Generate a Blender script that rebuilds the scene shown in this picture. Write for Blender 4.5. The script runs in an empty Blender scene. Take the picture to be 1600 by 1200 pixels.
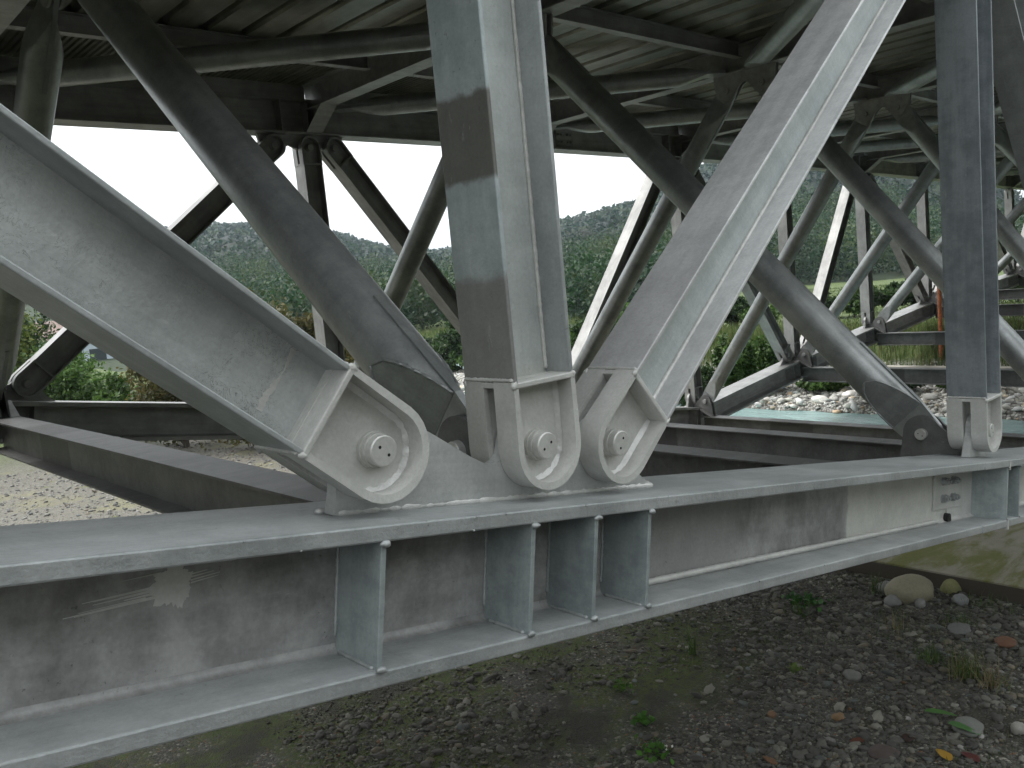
import bpy, bmesh, math, random
import numpy as np
from mathutils import Vector, Matrix, noise as mnoise

S = bpy.context.scene
COL = S.collection
RNG = np.random.default_rng(7)
random.seed(7)

# ------------------------------------------------------------------ camera
CAM = Vector((-1.8085, -1.9196, 0.6699))
yaw, pitch, roll = 0.8321, -0.1157, -0.0879
fw = Vector((math.cos(pitch)*math.cos(yaw), math.cos(pitch)*math.sin(yaw), math.sin(pitch)))
rt = Vector((math.sin(yaw), -math.cos(yaw), 0.0)); up = rt.cross(fw)
r2 = rt*math.cos(roll) + up*math.sin(roll); u2 = up*math.cos(roll) - rt*math.sin(roll)
cd = bpy.data.cameras.new('camera'); cd.sensor_width = 36.0; cd.lens = 36.0*1332.08/1600.0
cd.clip_start = 0.05; cd.clip_end = 6000.0
cam = bpy.data.objects.new('camera', cd); COL.objects.link(cam)
cam.matrix_world = Matrix(((r2.x, u2.x, -fw.x, CAM.x), (r2.y, u2.y, -fw.y, CAM.y), (r2.z, u2.z, -fw.z, CAM.z), (0, 0, 0, 1)))
S.camera = cam

# ------------------------------------------------------------------ sky, sun, exposure
SUN_EL, SUN_AZ = math.radians(56), math.radians(122)      # azimuth counted from +X towards +Y
wd = bpy.data.worlds.new('World'); S.world = wd; wd.use_nodes = True
nt = wd.node_tree; nt.nodes.clear()
wo = nt.nodes.new('ShaderNodeOutputWorld'); bg = nt.nodes.new('ShaderNodeBackground')
sk = nt.nodes.new('ShaderNodeTexSky'); sk.sky_type = 'NISHITA'; sk.sun_disc = False
sk.sun_elevation = SUN_EL; sk.sun_rotation = math.radians(90) - SUN_AZ
sk.air_density = 1.0; sk.dust_density = 6.0; sk.ozone_density = 1.0; sk.altitude = 0
hs = nt.nodes.new('ShaderNodeHueSaturation'); hs.inputs['Saturation'].default_value = 0.10   # cloud cover takes the blue out
mxw = nt.nodes.new('ShaderNodeMix'); mxw.data_type = 'RGBA'; mxw.inputs[0].default_value = 0.55
mxw.inputs[7].default_value = (10.3, 10.8, 11.0, 1)                                             # even cloud layer
nt.links.new(sk.outputs[0], hs.inputs['Color']); nt.links.new(hs.outputs[0], mxw.inputs[6])
nt.links.new(mxw.outputs[2], bg.inputs[0]); bg.inputs[1].default_value = 0.13
nt.links.new(bg.outputs[0], wo.inputs[0])
sd = bpy.data.lights.new('sun', 'SUN'); sd.energy = 1.0; sd.angle = math.radians(25); sd.color = (1.0, 0.97, 0.93)
so = bpy.data.objects.new('sun', sd); COL.objects.link(so)
sdir = Vector((math.cos(SUN_EL)*math.cos(SUN_AZ), math.cos(SUN_EL)*math.sin(SUN_AZ), math.sin(SUN_EL)))
so.rotation_euler = sdir.to_track_quat('Z', 'Y').to_euler()
S.view_settings.view_transform = 'Standard'; S.view_settings.look = 'None'
S.view_settings.exposure = 0.84; S.view_settings.gamma = 1.0; S.view_settings.use_curve_mapping = False
S.render.engine = 'CYCLES'
S.cycles.use_adaptive_sampling = True; S.cycles.adaptive_threshold = 0.025; S.cycles.max_bounces = 6; S.cycles.diffuse_bounces = 3; S.cycles.glossy_bounces = 3

# ------------------------------------------------------------------ node helper
class NG:
    def __init__(s, name):
        s.m = bpy.data.materials.new(name); s.m.use_nodes = True
        s.t = s.m.node_tree; s.t.nodes.clear()
        s.out = s.n('ShaderNodeOutputMaterial'); s.b = s.n('ShaderNodeBsdfPrincipled')
        s.l(s.b.outputs[0], s.out.inputs[0])
    def n(s, k): return s.t.nodes.new(k)
    def l(s, a, b): s.t.links.new(a, b)
    def val(s, sock, v):
        if isinstance(v, bpy.types.NodeSocket): s.l(v, sock)
        else: sock.default_value = v
    def math(s, op, a, b=0.0, c=None, clamp=False):
        n = s.n('ShaderNodeMath'); n.operation = op; n.use_clamp = clamp
        s.val(n.inputs[0], a); s.val(n.inputs[1], b)
        if c is not None: s.val(n.inputs[2], c)
        return n.outputs[0]
    def vmath(s, op, a, b):
        n = s.n('ShaderNodeVectorMath'); n.operation = op; s.val(n.inputs[0], a); s.val(n.inputs[1], b); return n.outputs[0]
    def noise(s, vec, scale, detail=4, rough=.55, dist=0.0):
        n = s.n('ShaderNodeTexNoise'); s.l(vec, n.inputs['Vector']); n.inputs['Scale'].default_value = scale
        n.inputs['Detail'].default_value = detail; n.inputs['Roughness'].default_value = rough; n.inputs['Distortion'].default_value = dist
        return n.outputs['Fac']
    def voro(s, vec, scale, feat='F1', out='Distance', rnd=1.0):
        n = s.n('ShaderNodeTexVoronoi'); n.feature = feat; s.l(vec, n.inputs['Vector']); n.inputs['Scale'].default_value = scale
        n.inputs['Randomness'].default_value = rnd; return n.outputs[out]
    def step(s, v, lo, hi, a=0.0, b=1.0):
        n = s.n('ShaderNodeMapRange'); n.interpolation_type = 'SMOOTHSTEP'; s.val(n.inputs[0], v)
        n.inputs[1].default_value = lo; n.inputs[2].default_value = hi; n.inputs[3].default_value = a; n.inputs[4].default_value = b
        return n.outputs[0]
    def mix(s, f, a, b, mode='MIX'):
        n = s.n('ShaderNodeMix'); n.data_type = 'RGBA'; n.blend_type = mode; s.val(n.inputs[0], f)
        for i, v in ((6, a), (7, b)):
            if isinstance(v, tuple): v = (*v[:3], 1)
            s.val(n.inputs[i], v)
        return n.outputs[2]
    def bump(s, h, strength, dist, prev=None):
        n = s.n('ShaderNodeBump'); n.inputs['Strength'].default_value = strength; n.inputs['Distance'].default_value = dist
        s.l(h, n.inputs['Height'])
        if prev is not None: s.l(prev, n.inputs['Normal'])
        return n.outputs[0]
    def scale(s, vec, sc):
        n = s.n('ShaderNodeMapping'); s.l(vec, n.inputs[0]); n.inputs['Scale'].default_value = sc; return n.outputs[0]
    def obj(s): return s.n('ShaderNodeTexCoord').outputs['Object']
    def pos(s): return s.n('ShaderNodeNewGeometry').outputs['Position']
    def sep(s, v):
        n = s.n('ShaderNodeSeparateXYZ'); s.l(v, n.inputs[0]); return n.outputs

MATS = {}
def steel(name, c1, c2, rough=.46, metal=.35, bands=(), fleck=.35, grain=.35, streak=.5, rust=.0, scratch=0.0, lite=False, blot=0.0, ldir=(.6, 6, 7)):
    """Galvanised / silver painted steel.  bands: (axis, lo, hi, colour, soft) repaint patches along the part's own length."""
    if name in MATS: return MATS[name]
    g = NG(name); o = g.obj()
    if lite:
        f = g.noise(o, 3.0, 4, .65, .3); st = g.noise(g.scale(o, ldir), 2.4, 3, .6)
        col = g.mix(g.step(g.math('ADD', g.math('MULTIPLY', f, .65), g.math('MULTIPLY', st, .35)), .32, .72), c1, c2)
        g.l(col, g.b.inputs['Base Color']); g.b.inputs['Roughness'].default_value = rough; g.b.inputs['Metallic'].default_value = metal
        g.l(g.bump(g.noise(o, 90, 2), grain*.6, .004), g.b.inputs['Normal']); MATS[name] = g.m; return g.m
    oi = g.n('ShaderNodeObjectInfo'); rv = g.n('ShaderNodeCombineXYZ')
    for i in range(3): g.l(g.math('MULTIPLY', oi.outputs['Random'], 7.3+5*i), rv.inputs[i])
    v = g.vmath('ADD', o, rv.outputs[0])
    big = g.noise(v, 2.2, 6, .6, .4); mid = g.noise(v, 11, 5, .6); fine = g.noise(v, 90, 3)
    st = g.noise(g.scale(v, (.55, 7, 9)), 2.0, 5, .65)
    sz = g.noise(g.scale(v, (9, 7, .5)), 2.0, 4, .65)
    f = g.math('ADD', g.math('MULTIPLY', big, .9), g.math('MULTIPLY', mid, .35))
    f = g.math('ADD', f, g.math('MULTIPLY', g.math('SUBTRACT', st, .5), streak))
    f = g.math('ADD', f, g.math('MULTIPLY', g.math('SUBTRACT', sz, .5), streak*.6))
    if blot:
        bl = g.noise(g.scale(v, (1.3, 1, 1.0)), 3.2, 6, .74, .0); f = g.math('ADD', f, g.math('MULTIPLY', g.math('SUBTRACT', bl, .5), blot))
    col = g.mix(g.step(f, .38, .88), c1, c2)
    ro = g.math('ADD', rough-.06, g.math('MULTIPLY', mid, .14))
    if bands:
        xyz = g.sep(o)
        jit = g.math('MULTIPLY', g.math('SUBTRACT', g.noise(o, 16, 4), .5), .05)
        for ax, lo, hi, bc, soft in bands:
            x = g.math('ADD', xyz[ax], jit)
            m = g.math('MULTIPLY', g.step(x, lo-soft, lo+soft), g.math('SUBTRACT', 1.0, g.step(x, hi-soft, hi+soft)))
            b2 = g.mix(g.step(f, .35, .9), tuple(c*.86 for c in bc), tuple(min(1, c*1.1) for c in bc))
            col = g.mix(m, col, b2)
    # sooty flecks and scuffs
    fl = g.math('MULTIPLY', g.step(g.noise(v, 46, 3, .7), .62, .72), fleck)
    fl = g.math('MULTIPLY', fl, g.step(g.noise(v, 3.1, 3), .45, .7))
    col = g.mix(fl, col, (.06, .06, .055))
    dr = g.math('MULTIPLY', g.step(g.noise(g.scale(v, (4, 4, .8)), 1.7, 5, .7), .55, .8), .22)
    col = g.mix(dr, col, (.16, .15, .13))
    sc_ = g.math('MULTIPLY', g.step(g.noise(g.scale(v, (3, 9, 14)), 2.6, 5, .75), .62, .74), .30)
    col = g.mix(sc_, col, (.60, .61, .59))
    if rust:
        rr = g.math('MULTIPLY', g.step(g.noise(v, 19, 4, .7), .7, .78), rust); col = g.mix(rr, col, (.16, .075, .03))
    if scratch:
        vo = g.voro(g.vmath('ADD', v, g.vmath('MULTIPLY', g.n('ShaderNodeTexNoise').outputs['Color'], (.0, .0, .0))), 9, 'DISTANCE_TO_EDGE')
        wv = g.noise(v, 23, 5, .7, 1.5)
        sc = g.math('MULTIPLY', g.step(g.math('ABSOLUTE', g.math('SUBTRACT', wv, .5)), .012, .0), scratch)
        sc = g.math('MULTIPLY', sc, g.step(g.noise(v, 5, 2), .42, .6))
        col = g.mix(sc, col, (.10, .105, .095))
    fl2 = g.math('MULTIPLY', g.math('SUBTRACT', fine, .5), .30)
    hs_ = g.n('ShaderNodeHueSaturation'); g.l(col, hs_.inputs['Color']); g.l(g.math('ADD', 1.0, fl2), hs_.inputs['Value'])
    g.l(hs_.outputs[0], g.b.inputs['Base Color']); g.l(ro, g.b.inputs['Roughness'])
    g.b.inputs['Metallic'].default_value = metal
    h = g.noise(v, 62, 4, .62)
    g.l(g.bump(h, grain, .004), g.b.inputs['Normal'])
    MATS[name] = g.m; return g.m

ZINC1, ZINC2 = (.34, .362, .355), (.51, .535, .525)
SIL1, SIL2 = (.45, .45, .428), (.61, .61, .585)
DUL1, DUL2 = (.15, .155, .15), (.27, .275, .27)
M_ZINC = steel('galvanised_steel', ZINC1, ZINC2, scratch=.9)
M_ZINCF = steel('galvanised_flange_steel', (0.282, 0.300, 0.300), (0.432, 0.456, 0.456))
M_SILV = steel('silver_painted_steel', SIL1, SIL2, rough=.5, metal=.25, fleck=.15, streak=.25)
M_DULL = steel('dull_painted_steel', DUL1, DUL2, rough=.52, metal=.25)
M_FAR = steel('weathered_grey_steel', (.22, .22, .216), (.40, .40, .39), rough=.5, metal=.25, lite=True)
M_PIPE = steel('silver_pipe_steel', (.24, .255, .255), (.43, .445, .44), rough=.36, metal=.55, streak=.35, grain=.2)
M_WELD = steel('weld_metal', (.50, .50, .485), (.70, .70, .68), rough=.4, metal=.3, fleck=.4, grain=.9)
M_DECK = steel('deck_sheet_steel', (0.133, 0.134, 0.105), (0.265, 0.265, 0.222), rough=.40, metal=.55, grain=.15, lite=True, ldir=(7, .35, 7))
M_PIN = steel('pin_steel', (0.432, 0.432, 0.408), (0.600, 0.600, 0.576), rough=.42, metal=.4, grain=.25)
gd = NG('dark_hole'); gd.b.inputs['Base Color'].default_value = (.015, .015, .015, 1); gd.b.inputs['Roughness'].default_value = .9
M_HOLE = gd.m

# ------------------------------------------------------------------ mesh helpers
def mesh(name, V, F, mat=None, smooth=False, mats=None, fm=None):
    me = bpy.data.meshes.new(name); me.from_pydata([tuple(v) for v in V], [], F)
    for m in (mats or ([mat] if mat else [])): me.materials.append(m)
    if fm is not None: me.polygons.foreach_set('material_index', fm)
    if smooth: me.polygons.foreach_set('use_smooth', [True]*len(me.polygons))
    me.update(); return me
def link(name, me, parent=None, mw=None):
    o = bpy.data.objects.new(name, me); COL.objects.link(o)
    if parent is not None: o.parent = parent
    if mw is not None: o.matrix_local = mw
    return o
def bevel(o, w=.003, seg=2):
    m = o.modifiers.new('edge', 'BEVEL'); m.width = w; m.segments = seg; m.limit_method = 'ANGLE'; m.angle_limit = math.radians(40)
    return o
BF = [(0, 3, 2, 1), (4, 5, 6, 7), (0, 1, 5, 4), (1, 2, 6, 5), (2, 3, 7, 6), (3, 0, 4, 7)]
class MB:
    def __init__(s): s.V = []; s.F = []; s.M = []
    def add(s, V, F, m=0):
        b = len(s.V); s.V += [tuple(v) for v in V]; s.F += [tuple(i+b for i in f) for f in F]; s.M += [m]*len(F)
    def box(s, x0, x1, y0, y1, z0, z1, m=0):
        s.add([(x0, y0, z0), (x1, y0, z0), (x1, y1, z0), (x0, y1, z0), (x0, y0, z1), (x1, y0, z1), (x1, y1, z1), (x0, y1, z1)], BF, m); return s
    def prism(s, poly, axis, a0, a1, m=0):
        """poly in the two other axes (in order x,y,z without axis), extruded from a0 to a1"""
        n = len(poly); V = []
        for a in (a0, a1):
            for p in poly:
                q = list(p); q.insert(axis, a); V.append(q)
        F = [tuple(range(n))[::-1], tuple(range(n, 2*n))] + [(i, (i+1) % n, n+(i+1) % n, n+i) for i in range(n)]
        s.add(V, F, m); return s
    def lathe(s, prof, axis, seg=24, c=(0, 0, 0), m=0):
        """prof: (pos along axis, radius)"""
        V = []; F = []
        ax = [(1, 2), (2, 0), (0, 1)][axis]
        for a, r in prof:
            for i in range(seg):
                t = 2*math.pi*i/seg; q = [0, 0, 0]; q[axis] = a; q[ax[0]] = r*math.cos(t); q[ax[1]] = r*math.sin(t)
                V.append([q[j]+c[j] for j in range(3)])
        for j in range(len(prof)-1):
            for i in range(seg): F.append((j*seg+i, j*seg+(i+1) % seg, (j+1)*seg+(i+1) % seg, (j+1)*seg+i))
        F.append(tuple(range(seg))[::-1]); F.append(tuple((len(prof)-1)*seg+i for i in range(seg)))
        s.add(V, F, m); return s
    def me(s, name, mat, smooth=False):
        mats = mat if isinstance(mat, (list, tuple)) else [mat]
        me = mesh(name, s.V, s.F, mats=mats, fm=s.M, smooth=smooth)
        bm = bmesh.new(); bm.from_mesh(me); bmesh.ops.recalc_face_normals(bm, faces=bm.faces); bm.to_mesh(me); bm.free()
        return me
    def build(s, name, mat, parent=None, mw=None, bev=0, smooth=False):
        o = link(name, s.me(name, mat, smooth), parent, mw)
        if bev: bevel(o, bev)
        return o
def autosmooth(o, ang=35):
    me = o.data; bm = bmesh.new(); bm.from_mesh(me)
    for f in bm.faces: f.smooth = True
    for e in bm.edges:
        e.smooth = len(e.link_faces) == 2 and e.calc_face_angle(0) < math.radians(ang)
    bm.to_mesh(me); bm.free()
def arc(cx, cy, r, a0, a1, n):
    return [(cx+r*math.cos(math.radians(a0+(a1-a0)*i/n)), cy+r*math.sin(math.radians(a0+(a1-a0)*i/n))) for i in range(n+1)]
def frame(o, x, y, z):
    return Matrix(((x[0], y[0], z[0], o[0]), (x[1], y[1], z[1], o[1]), (x[2], y[2], z[2], o[2]), (0, 0, 0, 1)))
def tag(o, label, cat=None, group=None, kind=None):
    if label: o['label'] = label
    if cat: o['category'] = cat
    if group: o['group'] = group
    if kind: o['kind'] = kind
    return o
def weld_path(name, pts, r, parent, mat=None, jag=.25, seed=0, mw=None):
    """A lumpy weld bead along a polyline."""
    rnd = random.Random(seed); P = [Vector(p) for p in pts]; Q = []
    for a, b in zip(P[:-1], P[1:]):
        n = max(2, int((b-a).length/(r*1.1)))
        for i in range(n): Q.append(a+(b-a)*(i/n))
    Q.append(P[-1]); V = []; F = []; K = 6
    for i, q in enumerate(Q):
        d = (Q[min(i+1, len(Q)-1)]-Q[max(i-1, 0)]).normalized()
        a = d.orthogonal().normalized(); b = d.cross(a)
        rr = r*(1+rnd.uniform(-jag, jag)) * (.55 if i in (0, len(Q)-1) else 1)
        for k in range(K): V.append(q+a*rr*math.cos(6.2832*k/K)+b*rr*math.sin(6.2832*k/K))
        if i:
            o = (i-1)*K
            for k in range(K): F.append((o+k, o+(k+1) % K, o+K+(k+1) % K, o+K+k))
    F.append(tuple(range(K))[::-1]); F.append(tuple(len(V)-K+k for k in range(K)))
    return link(name, mesh(name, V, F, mat or M_WELD, smooth=True), parent, mw)

# ------------------------------------------------------------------ bridge layout
L, W, H, CW, TF, TW = 3.7809, 7.4993, .40, .42, .042, .016
BZ = {-2: 1.92, -1: 1.28, 0: .64, 1: 0.0, 2: -.6401, 3: -1.2861, 4: -1.9091, 5: -1.4883, 6: -1.1394, 7: -.8133, 8: -.62, 9: -.4438, 10: -.28, 11: -.12, 12: .04}
def X(k): return (k-1)*L
def OFF(k): return .0068*((k-1.5)**2-.25)
def TZ(k): return 2.6684-.02*(k-4)-.0067*(min(k, 9)-4)**2
def BN(k, far): return Vector((X(k), OFF(k)+(W if far else 0), BZ[k]))
def TN(k, far): return Vector((X(k), OFF(k)+(W if far else 0), TZ(k)))
def chord_frame(a, b):
    x = (b-a).normalized(); z = Vector((0, 0, 1)); y = z.cross(x).normalized(); z = x.cross(y)
    return x, y, z

bridge = bpy.data.objects.new('truss_bridge', None); COL.objects.link(bridge)
tag(bridge, 'grey galvanised steel truss footbridge with pinned members, pipe braces and corrugated deck', 'bridge')
K0, K1N, K1F = -1, 6, 11

# ------------------------------------------------------------------ shared fork end, pin
E_ = .20; SD = .125; FB = .113; FT = .014
def fork_mesh():
    """one half of a forked strut end, local: pin at origin, strut runs towards +x; y is out of plane (this half on -y)"""
    b = MB(); n = 14
    poly = [(E_+.012, SD-FT*.5), *arc(0, 0, SD-FT*.5, 90, 270, n), (E_+.012, -SD+FT*.5)]
    b.prism(poly, 1, -.044, -.028)                                    # eye plate (x,z)
    out = [(E_+.012, SD+.004), (.10, SD+.006), *arc(0, 0, SD+.008, 90, 270, n), (.10, -SD-.006), (E_+.012, -SD-.004)]
    inn = [(E_+.012, SD-FT), (.10, SD-FT), *arc(0, 0, SD-FT, 90, 270, n), (.10, -SD+FT), (E_+.012, -SD+FT)]
    m = len(out); V = []; F = []
    for y in (-FB, -.024):
        V += [(p[0], y, p[1]) for p in out] + [(p[0], y, p[1]) for p in inn]
    for i in range(m-1):
        F += [(i, i+1, m+i+1, m+i), (2*m+i, 3*m+i, 3*m+i+1, 2*m+i+1), (i, 2*m+i, 2*m+i+1, i+1), (m+i, m+i+1, 3*m+i+1, 3*m+i)]
    F += [(0, m, 3*m, 2*m), (m-1, 3*m-1, 4*m-1, 2*m-1)]
    b.add(V, F); return b
ME_FORK = fork_mesh().me('fork_half', M_SILV)
def fillet_mesh():
    b = MB(); n = 14; r0 = SD-FT-.001
    out = [(E_-.012, r0), (.13, r0), (.06, r0), *arc(0, 0, r0, 90, 270, 26), (.06, -r0), (.13, -r0), (E_-.012, -r0)]
    V = []; F = []
    rnd = random.Random(3)
    for i, p in enumerate(out):
        d = Vector((min(p[0], 0), p[1])).normalized()
        w = .0095*(1+rnd.uniform(-.35, .35))
        V += [(p[0], -.044-w, p[1]), (p[0]-d.x*w*1.3, -.0442, p[1]-d.y*w*1.3)]
        if i: F.append((2*i-2, 2*i-1, 2*i+1, 2*i))
    b.add(V, F); return b
ME_FILLET = fillet_mesh().me('weld_fillet', M_WELD, smooth=True)
def pin_mesh():
    b = MB()
    b.lathe([(-.099, .0), (-.099, .038), (-.096, .0415), (-.072, .0415), (-.0715, .046), (-.058, .047), (-.0575, .05), (-.0445, .05),
             (.0445, .05), (.0575, .05), (.058, .047), (.0715, .046), (.072, .0415), (.096, .0415), (.099, .038), (.099, 0)], 1, 28)
    for y0, y1 in ((-.0995, -.0985), (.0985, .0995)):
        for x, z in ((-.017, .004), (.017, -.004)): b.lathe([(y0, .0045), (y1, .0045)], 1, 8, (x, 0, z), 1)
    return b
ME_PIN = pin_mesh().me('pin', [M_PIN, M_HOLE])
_o = bpy.data.objects.new('tmp', ME_PIN); autosmooth(_o, 30); bpy.data.objects.remove(_o)
_o = bpy.data.objects.new('tmp', ME_FORK); autosmooth(_o, 40); bpy.data.objects.remove(_o)

def strut(name, p0, p1, near, mats=None, label=None):
    """H section strut between two pins in the truss plane, forked at both ends"""
    a = (p1-p0); ln = a.length; x = a.normalized()
    y = Vector((0, 1, 0)); y = (y-x*y.dot(x)).normalized(); z = x.cross(y)
    mw = frame(p0, x, y, z); mats = mats or {}
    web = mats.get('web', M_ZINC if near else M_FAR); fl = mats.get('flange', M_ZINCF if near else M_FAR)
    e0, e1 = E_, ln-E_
    o = MB().box(e0, e1, -.006, .006, -SD+.001, SD-.001).build(name, web, bridge, mw)
    if label: o['label'] = label
    for i, s in enumerate((-1, 1)):
        lo, hi = (SD-FT, SD) if s > 0 else (-SD, -SD+FT)
        m = mats.get('flange_low' if s < 0 else 'flange_up', fl)
        f = MB().box(e0, e1, -FB, FB, lo, hi).build('flange', m, o)
        if near: bevel(f, .003)
    silv = M_SILV if near else M_FAR
    for q, flip in ((0, 0), (ln, 1)):
        base = Matrix.Translation((q, 0, 0)) @ (Matrix.Rotation(math.pi, 4, 'Y') if flip else Matrix.Identity(4))
        for s in (1, -1):
            mm = base @ Matrix.Diagonal((1, s, 1, 1))
            if near: link('fork_plate', ME_FORK, o, mm); link('weld_bead', ME_FILLET, o, mm)
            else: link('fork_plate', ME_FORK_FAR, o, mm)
        d = MB().box(E_-.008, E_+.010, -FB-.002, FB+.002, -SD-.004, SD+.004).build('end_plate', silv, o, base)
        if near: bevel(d, .004)
        link('pin', ME_PIN if near else ME_PIN_FAR, o, base @ Matrix.Rotation(random.uniform(-.9, .9), 4, 'Y'))
        if near and not flip:
            for s in (-1, 1):
                for t in (-1, 1):
                    blob('weld_bead', o, base @ Vector((E_+.002, s*(FB-.004), t*(SD-.001))), .0125, seed=int(ln*1000)+s*3+t, sq=(1.25, .8, .85))
            for t in (-1, 1):
                weld_path('weld_bead', [(E_+.018, -FB+.004, t*(SD+.001)), (E_+.018, FB-.004, t*(SD+.001))], .006, o, M_SILV, .3, 5+t)
    return o
def blob(name, parent, loc, r, seed=0, mat=None, sq=(1, 1, 1)):
    rnd = random.Random(seed); bm = bmesh.new(); bmesh.ops.create_icosphere(bm, subdivisions=2, radius=1)
    for v in bm.verts:
        k = r*(.92+.42*mnoise.noise(v.co*1.3+Vector((seed*1.7, 0, 0)))+.16*mnoise.noise(v.co*3.7+Vector((seed*2.9, 1, 0))))
        v.co = Vector((v.co.x*k*sq[0], v.co.y*k*sq[1], v.co.z*k*sq[2]))
    for f in bm.faces: f.smooth = True
    me = bpy.data.meshes.new(name); bm.to_mesh(me); bm.free(); me.materials.append(mat or M_SILV)
    return link(name, me, parent, Matrix.Translation(loc))
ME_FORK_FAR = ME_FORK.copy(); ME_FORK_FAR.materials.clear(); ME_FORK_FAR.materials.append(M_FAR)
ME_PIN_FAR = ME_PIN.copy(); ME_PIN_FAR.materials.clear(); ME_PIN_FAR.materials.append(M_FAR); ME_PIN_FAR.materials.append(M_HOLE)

# ------------------------------------------------------------------ bottom chords
def cdir(k):            # direction of chord on each side of node
    if k < 4: return chord_frame(BN(max(k, K0), False), BN(max(k, K0)+1, False))
    return chord_frame(BN(k, False), BN(k+1, False))
STIFF = (-.70, -.19, .078, .338)
M_CFL = steel('chord_flange_steel', (0.258, 0.276, 0.276), (0.408, 0.426, 0.426), rough=.46, metal=.3, grain=.6, fleck=.6)
M_STIF = steel('stiffener_steel', (0.228, 0.264, 0.266), (0.360, 0.402, 0.402), rough=.45, metal=.3, streak=.8)
ME_STIF = MB().box(-.008, .008, -CW/2+.006, -TW/2, -H+TF-.001, -TF+.001).me('stiffener', M_STIF)
ME_STIF_FAR = ME_STIF.copy(); ME_STIF_FAR.materials.clear(); ME_STIF_FAR.materials.append(M_FAR)
_x1 = (BN(1, False)-BN(-1, False)).length
M_CWEB0 = steel('chord_web_repainted_steel', (0.180, 0.180, 0.176), (0.408, 0.408, 0.401), rough=.5, metal=.25, fleck=.9, streak=.25, rust=.15, blot=.9,
                bands=((0, _x1+2.12, _x1+9.0, (0.552, 0.552, 0.516), .010), (0, _x1+.34, _x1+1.15, (0.300, 0.300, 0.294), .12)))
def hexbolt():
    b = MB(); b.prism(arc(0, 0, .020, 0, 300, 5), 1, -.036, -.016)
    b.prism(arc(0, 0, .024, 0, 342, 19), 1, -.017, -.0125); b.prism(arc(0, 0, .010, 0, 324, 9), 1, -.046, -.03)
    return b
ME_BOLT = hexbolt().me('bolt', M_CFL)
ME_BOLT_FAR = ME_BOLT.copy(); ME_BOLT_FAR.materials.clear(); ME_BOLT_FAR.materials.append(M_FAR)
def splice(o, xs, zs0, zs1, near, cols=(-.09, -.05, .05, .09), rows=(.28, .72), w=.205):
    for s in (1, -1):
        mm = Matrix.Translation((xs, 0, 0)) @ Matrix.Diagonal((1, s, 1, 1))
        p = MB().box(-w, w, -TW/2-.012, -TW/2-.0005, zs0, zs1).build('splice_plate', M_SILV if near else M_FAR, o, mm)
        if near: bevel(p, .002)
        for r in rows:
            for c in cols:
                link('bolt', ME_BOLT if near else ME_BOLT_FAR, o, Matrix.Translation((xs+c, -s*.0065, zs0+(zs1-zs0)*r)) @ Matrix.Diagonal((1, s, 1, 1)) @ Matrix.Rotation(random.uniform(0, 1), 4, 'Y'))
def chord_piece(ka, kb, far, sa=0.0, sb=0.0, kink_at=None):
    """straight piece from node ka (+sa along) to node kb (+sb); local origin at node ka"""
    near = not far; A, B = BN(ka, far), BN(kb, far); x, y, z = chord_frame(A, B)
    ln = (B-A).length; mw = frame(A, x, y, z); x0, x1 = sa, ln+sb
    wm = M_CWEB0 if near and ka < 0 else (M_SILV if near else M_FAR); fm = M_CFL if near else M_FAR
    o = MB().box(x0, x1, -TW/2, TW/2, -H+TF-.001, -TF+.001).build('bottom_chord', wm, bridge, mw)
    for z0, z1 in ((-TF, 0), (-H, -H+TF)):
        f = MB().box(x0, x1, -CW/2, CW/2, z0, z1).build('flange', fm, o)
        if near: bevel(f, .005)
    # rolled fillets at the web root
    for s in (1, -1):
        for zz, t in ((-H+TF, 1), (-TF, -1)):
            V = []; F = []
            for i in range(5):
                a = math.pi/2*i/4
                V += [(xx, s*(TW/2-.0005+.024*(1-math.sin(a))), zz-t*.0005+t*.024*(1-math.cos(a))) for xx in (x0, x1)]
                if i: F.append((2*i-2, 2*i-1, 2*i+1, 2*i))
            me = mesh('web_fillet', V, F, wm, smooth=True); link('web_fillet', me, o)
    # stiffeners at every node of the piece
    for k in range(math.ceil(ka), math.floor(kb)+1):
        xc = (BN(k, far)-A).dot(x)
        three = (k % 2 == 1); sg = 1 if k <= 3 else -1
        for i, u in enumerate(STIFF if three else (-.09, .13)):
            uu = u*sg+xc
            if not (x0+.02 < uu < x1-.02): continue
            for s in (1, -1):
                m = Matrix.Translation((uu, 0, 0)) @ Matrix.Diagonal((1, s, 1, 1))
                st = link('stiffener', ME_STIF if near else ME_STIF_FAR, o, m)
                if near and s == 1 and k in (1, 2):
                    if k == 1: bevel(st, .002)
                    blob('weld_bead', o, Vector((uu, -CW/2+.000, -TF-.004)), .0125 if k == 1 else .008, seed=i+7*k, sq=(1.35, .75, .75), mat=M_CFL)
                    blob('weld_bead', o, Vector((uu, -CW/2+.000, -H+TF+.004)), .0125 if k == 1 else .008, seed=i+3+7*k, sq=(1.35, .75, .75), mat=M_CFL)
                    if k == 1:
                        weld_path('weld_bead', [(uu-.010, -CW/2+.02, -H+TF+.003), (uu-.010, -.03, -H+TF+.003)], .006, o, M_CFL, .3, i)
                        weld_path('weld_bead', [(uu-.010, -TW/2-.002, -H+TF+.04), (uu-.010, -TW/2-.002, -TF-.03)], .005, o, M_CFL, .3, i+9)
    return o
SPL = -.49
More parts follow.
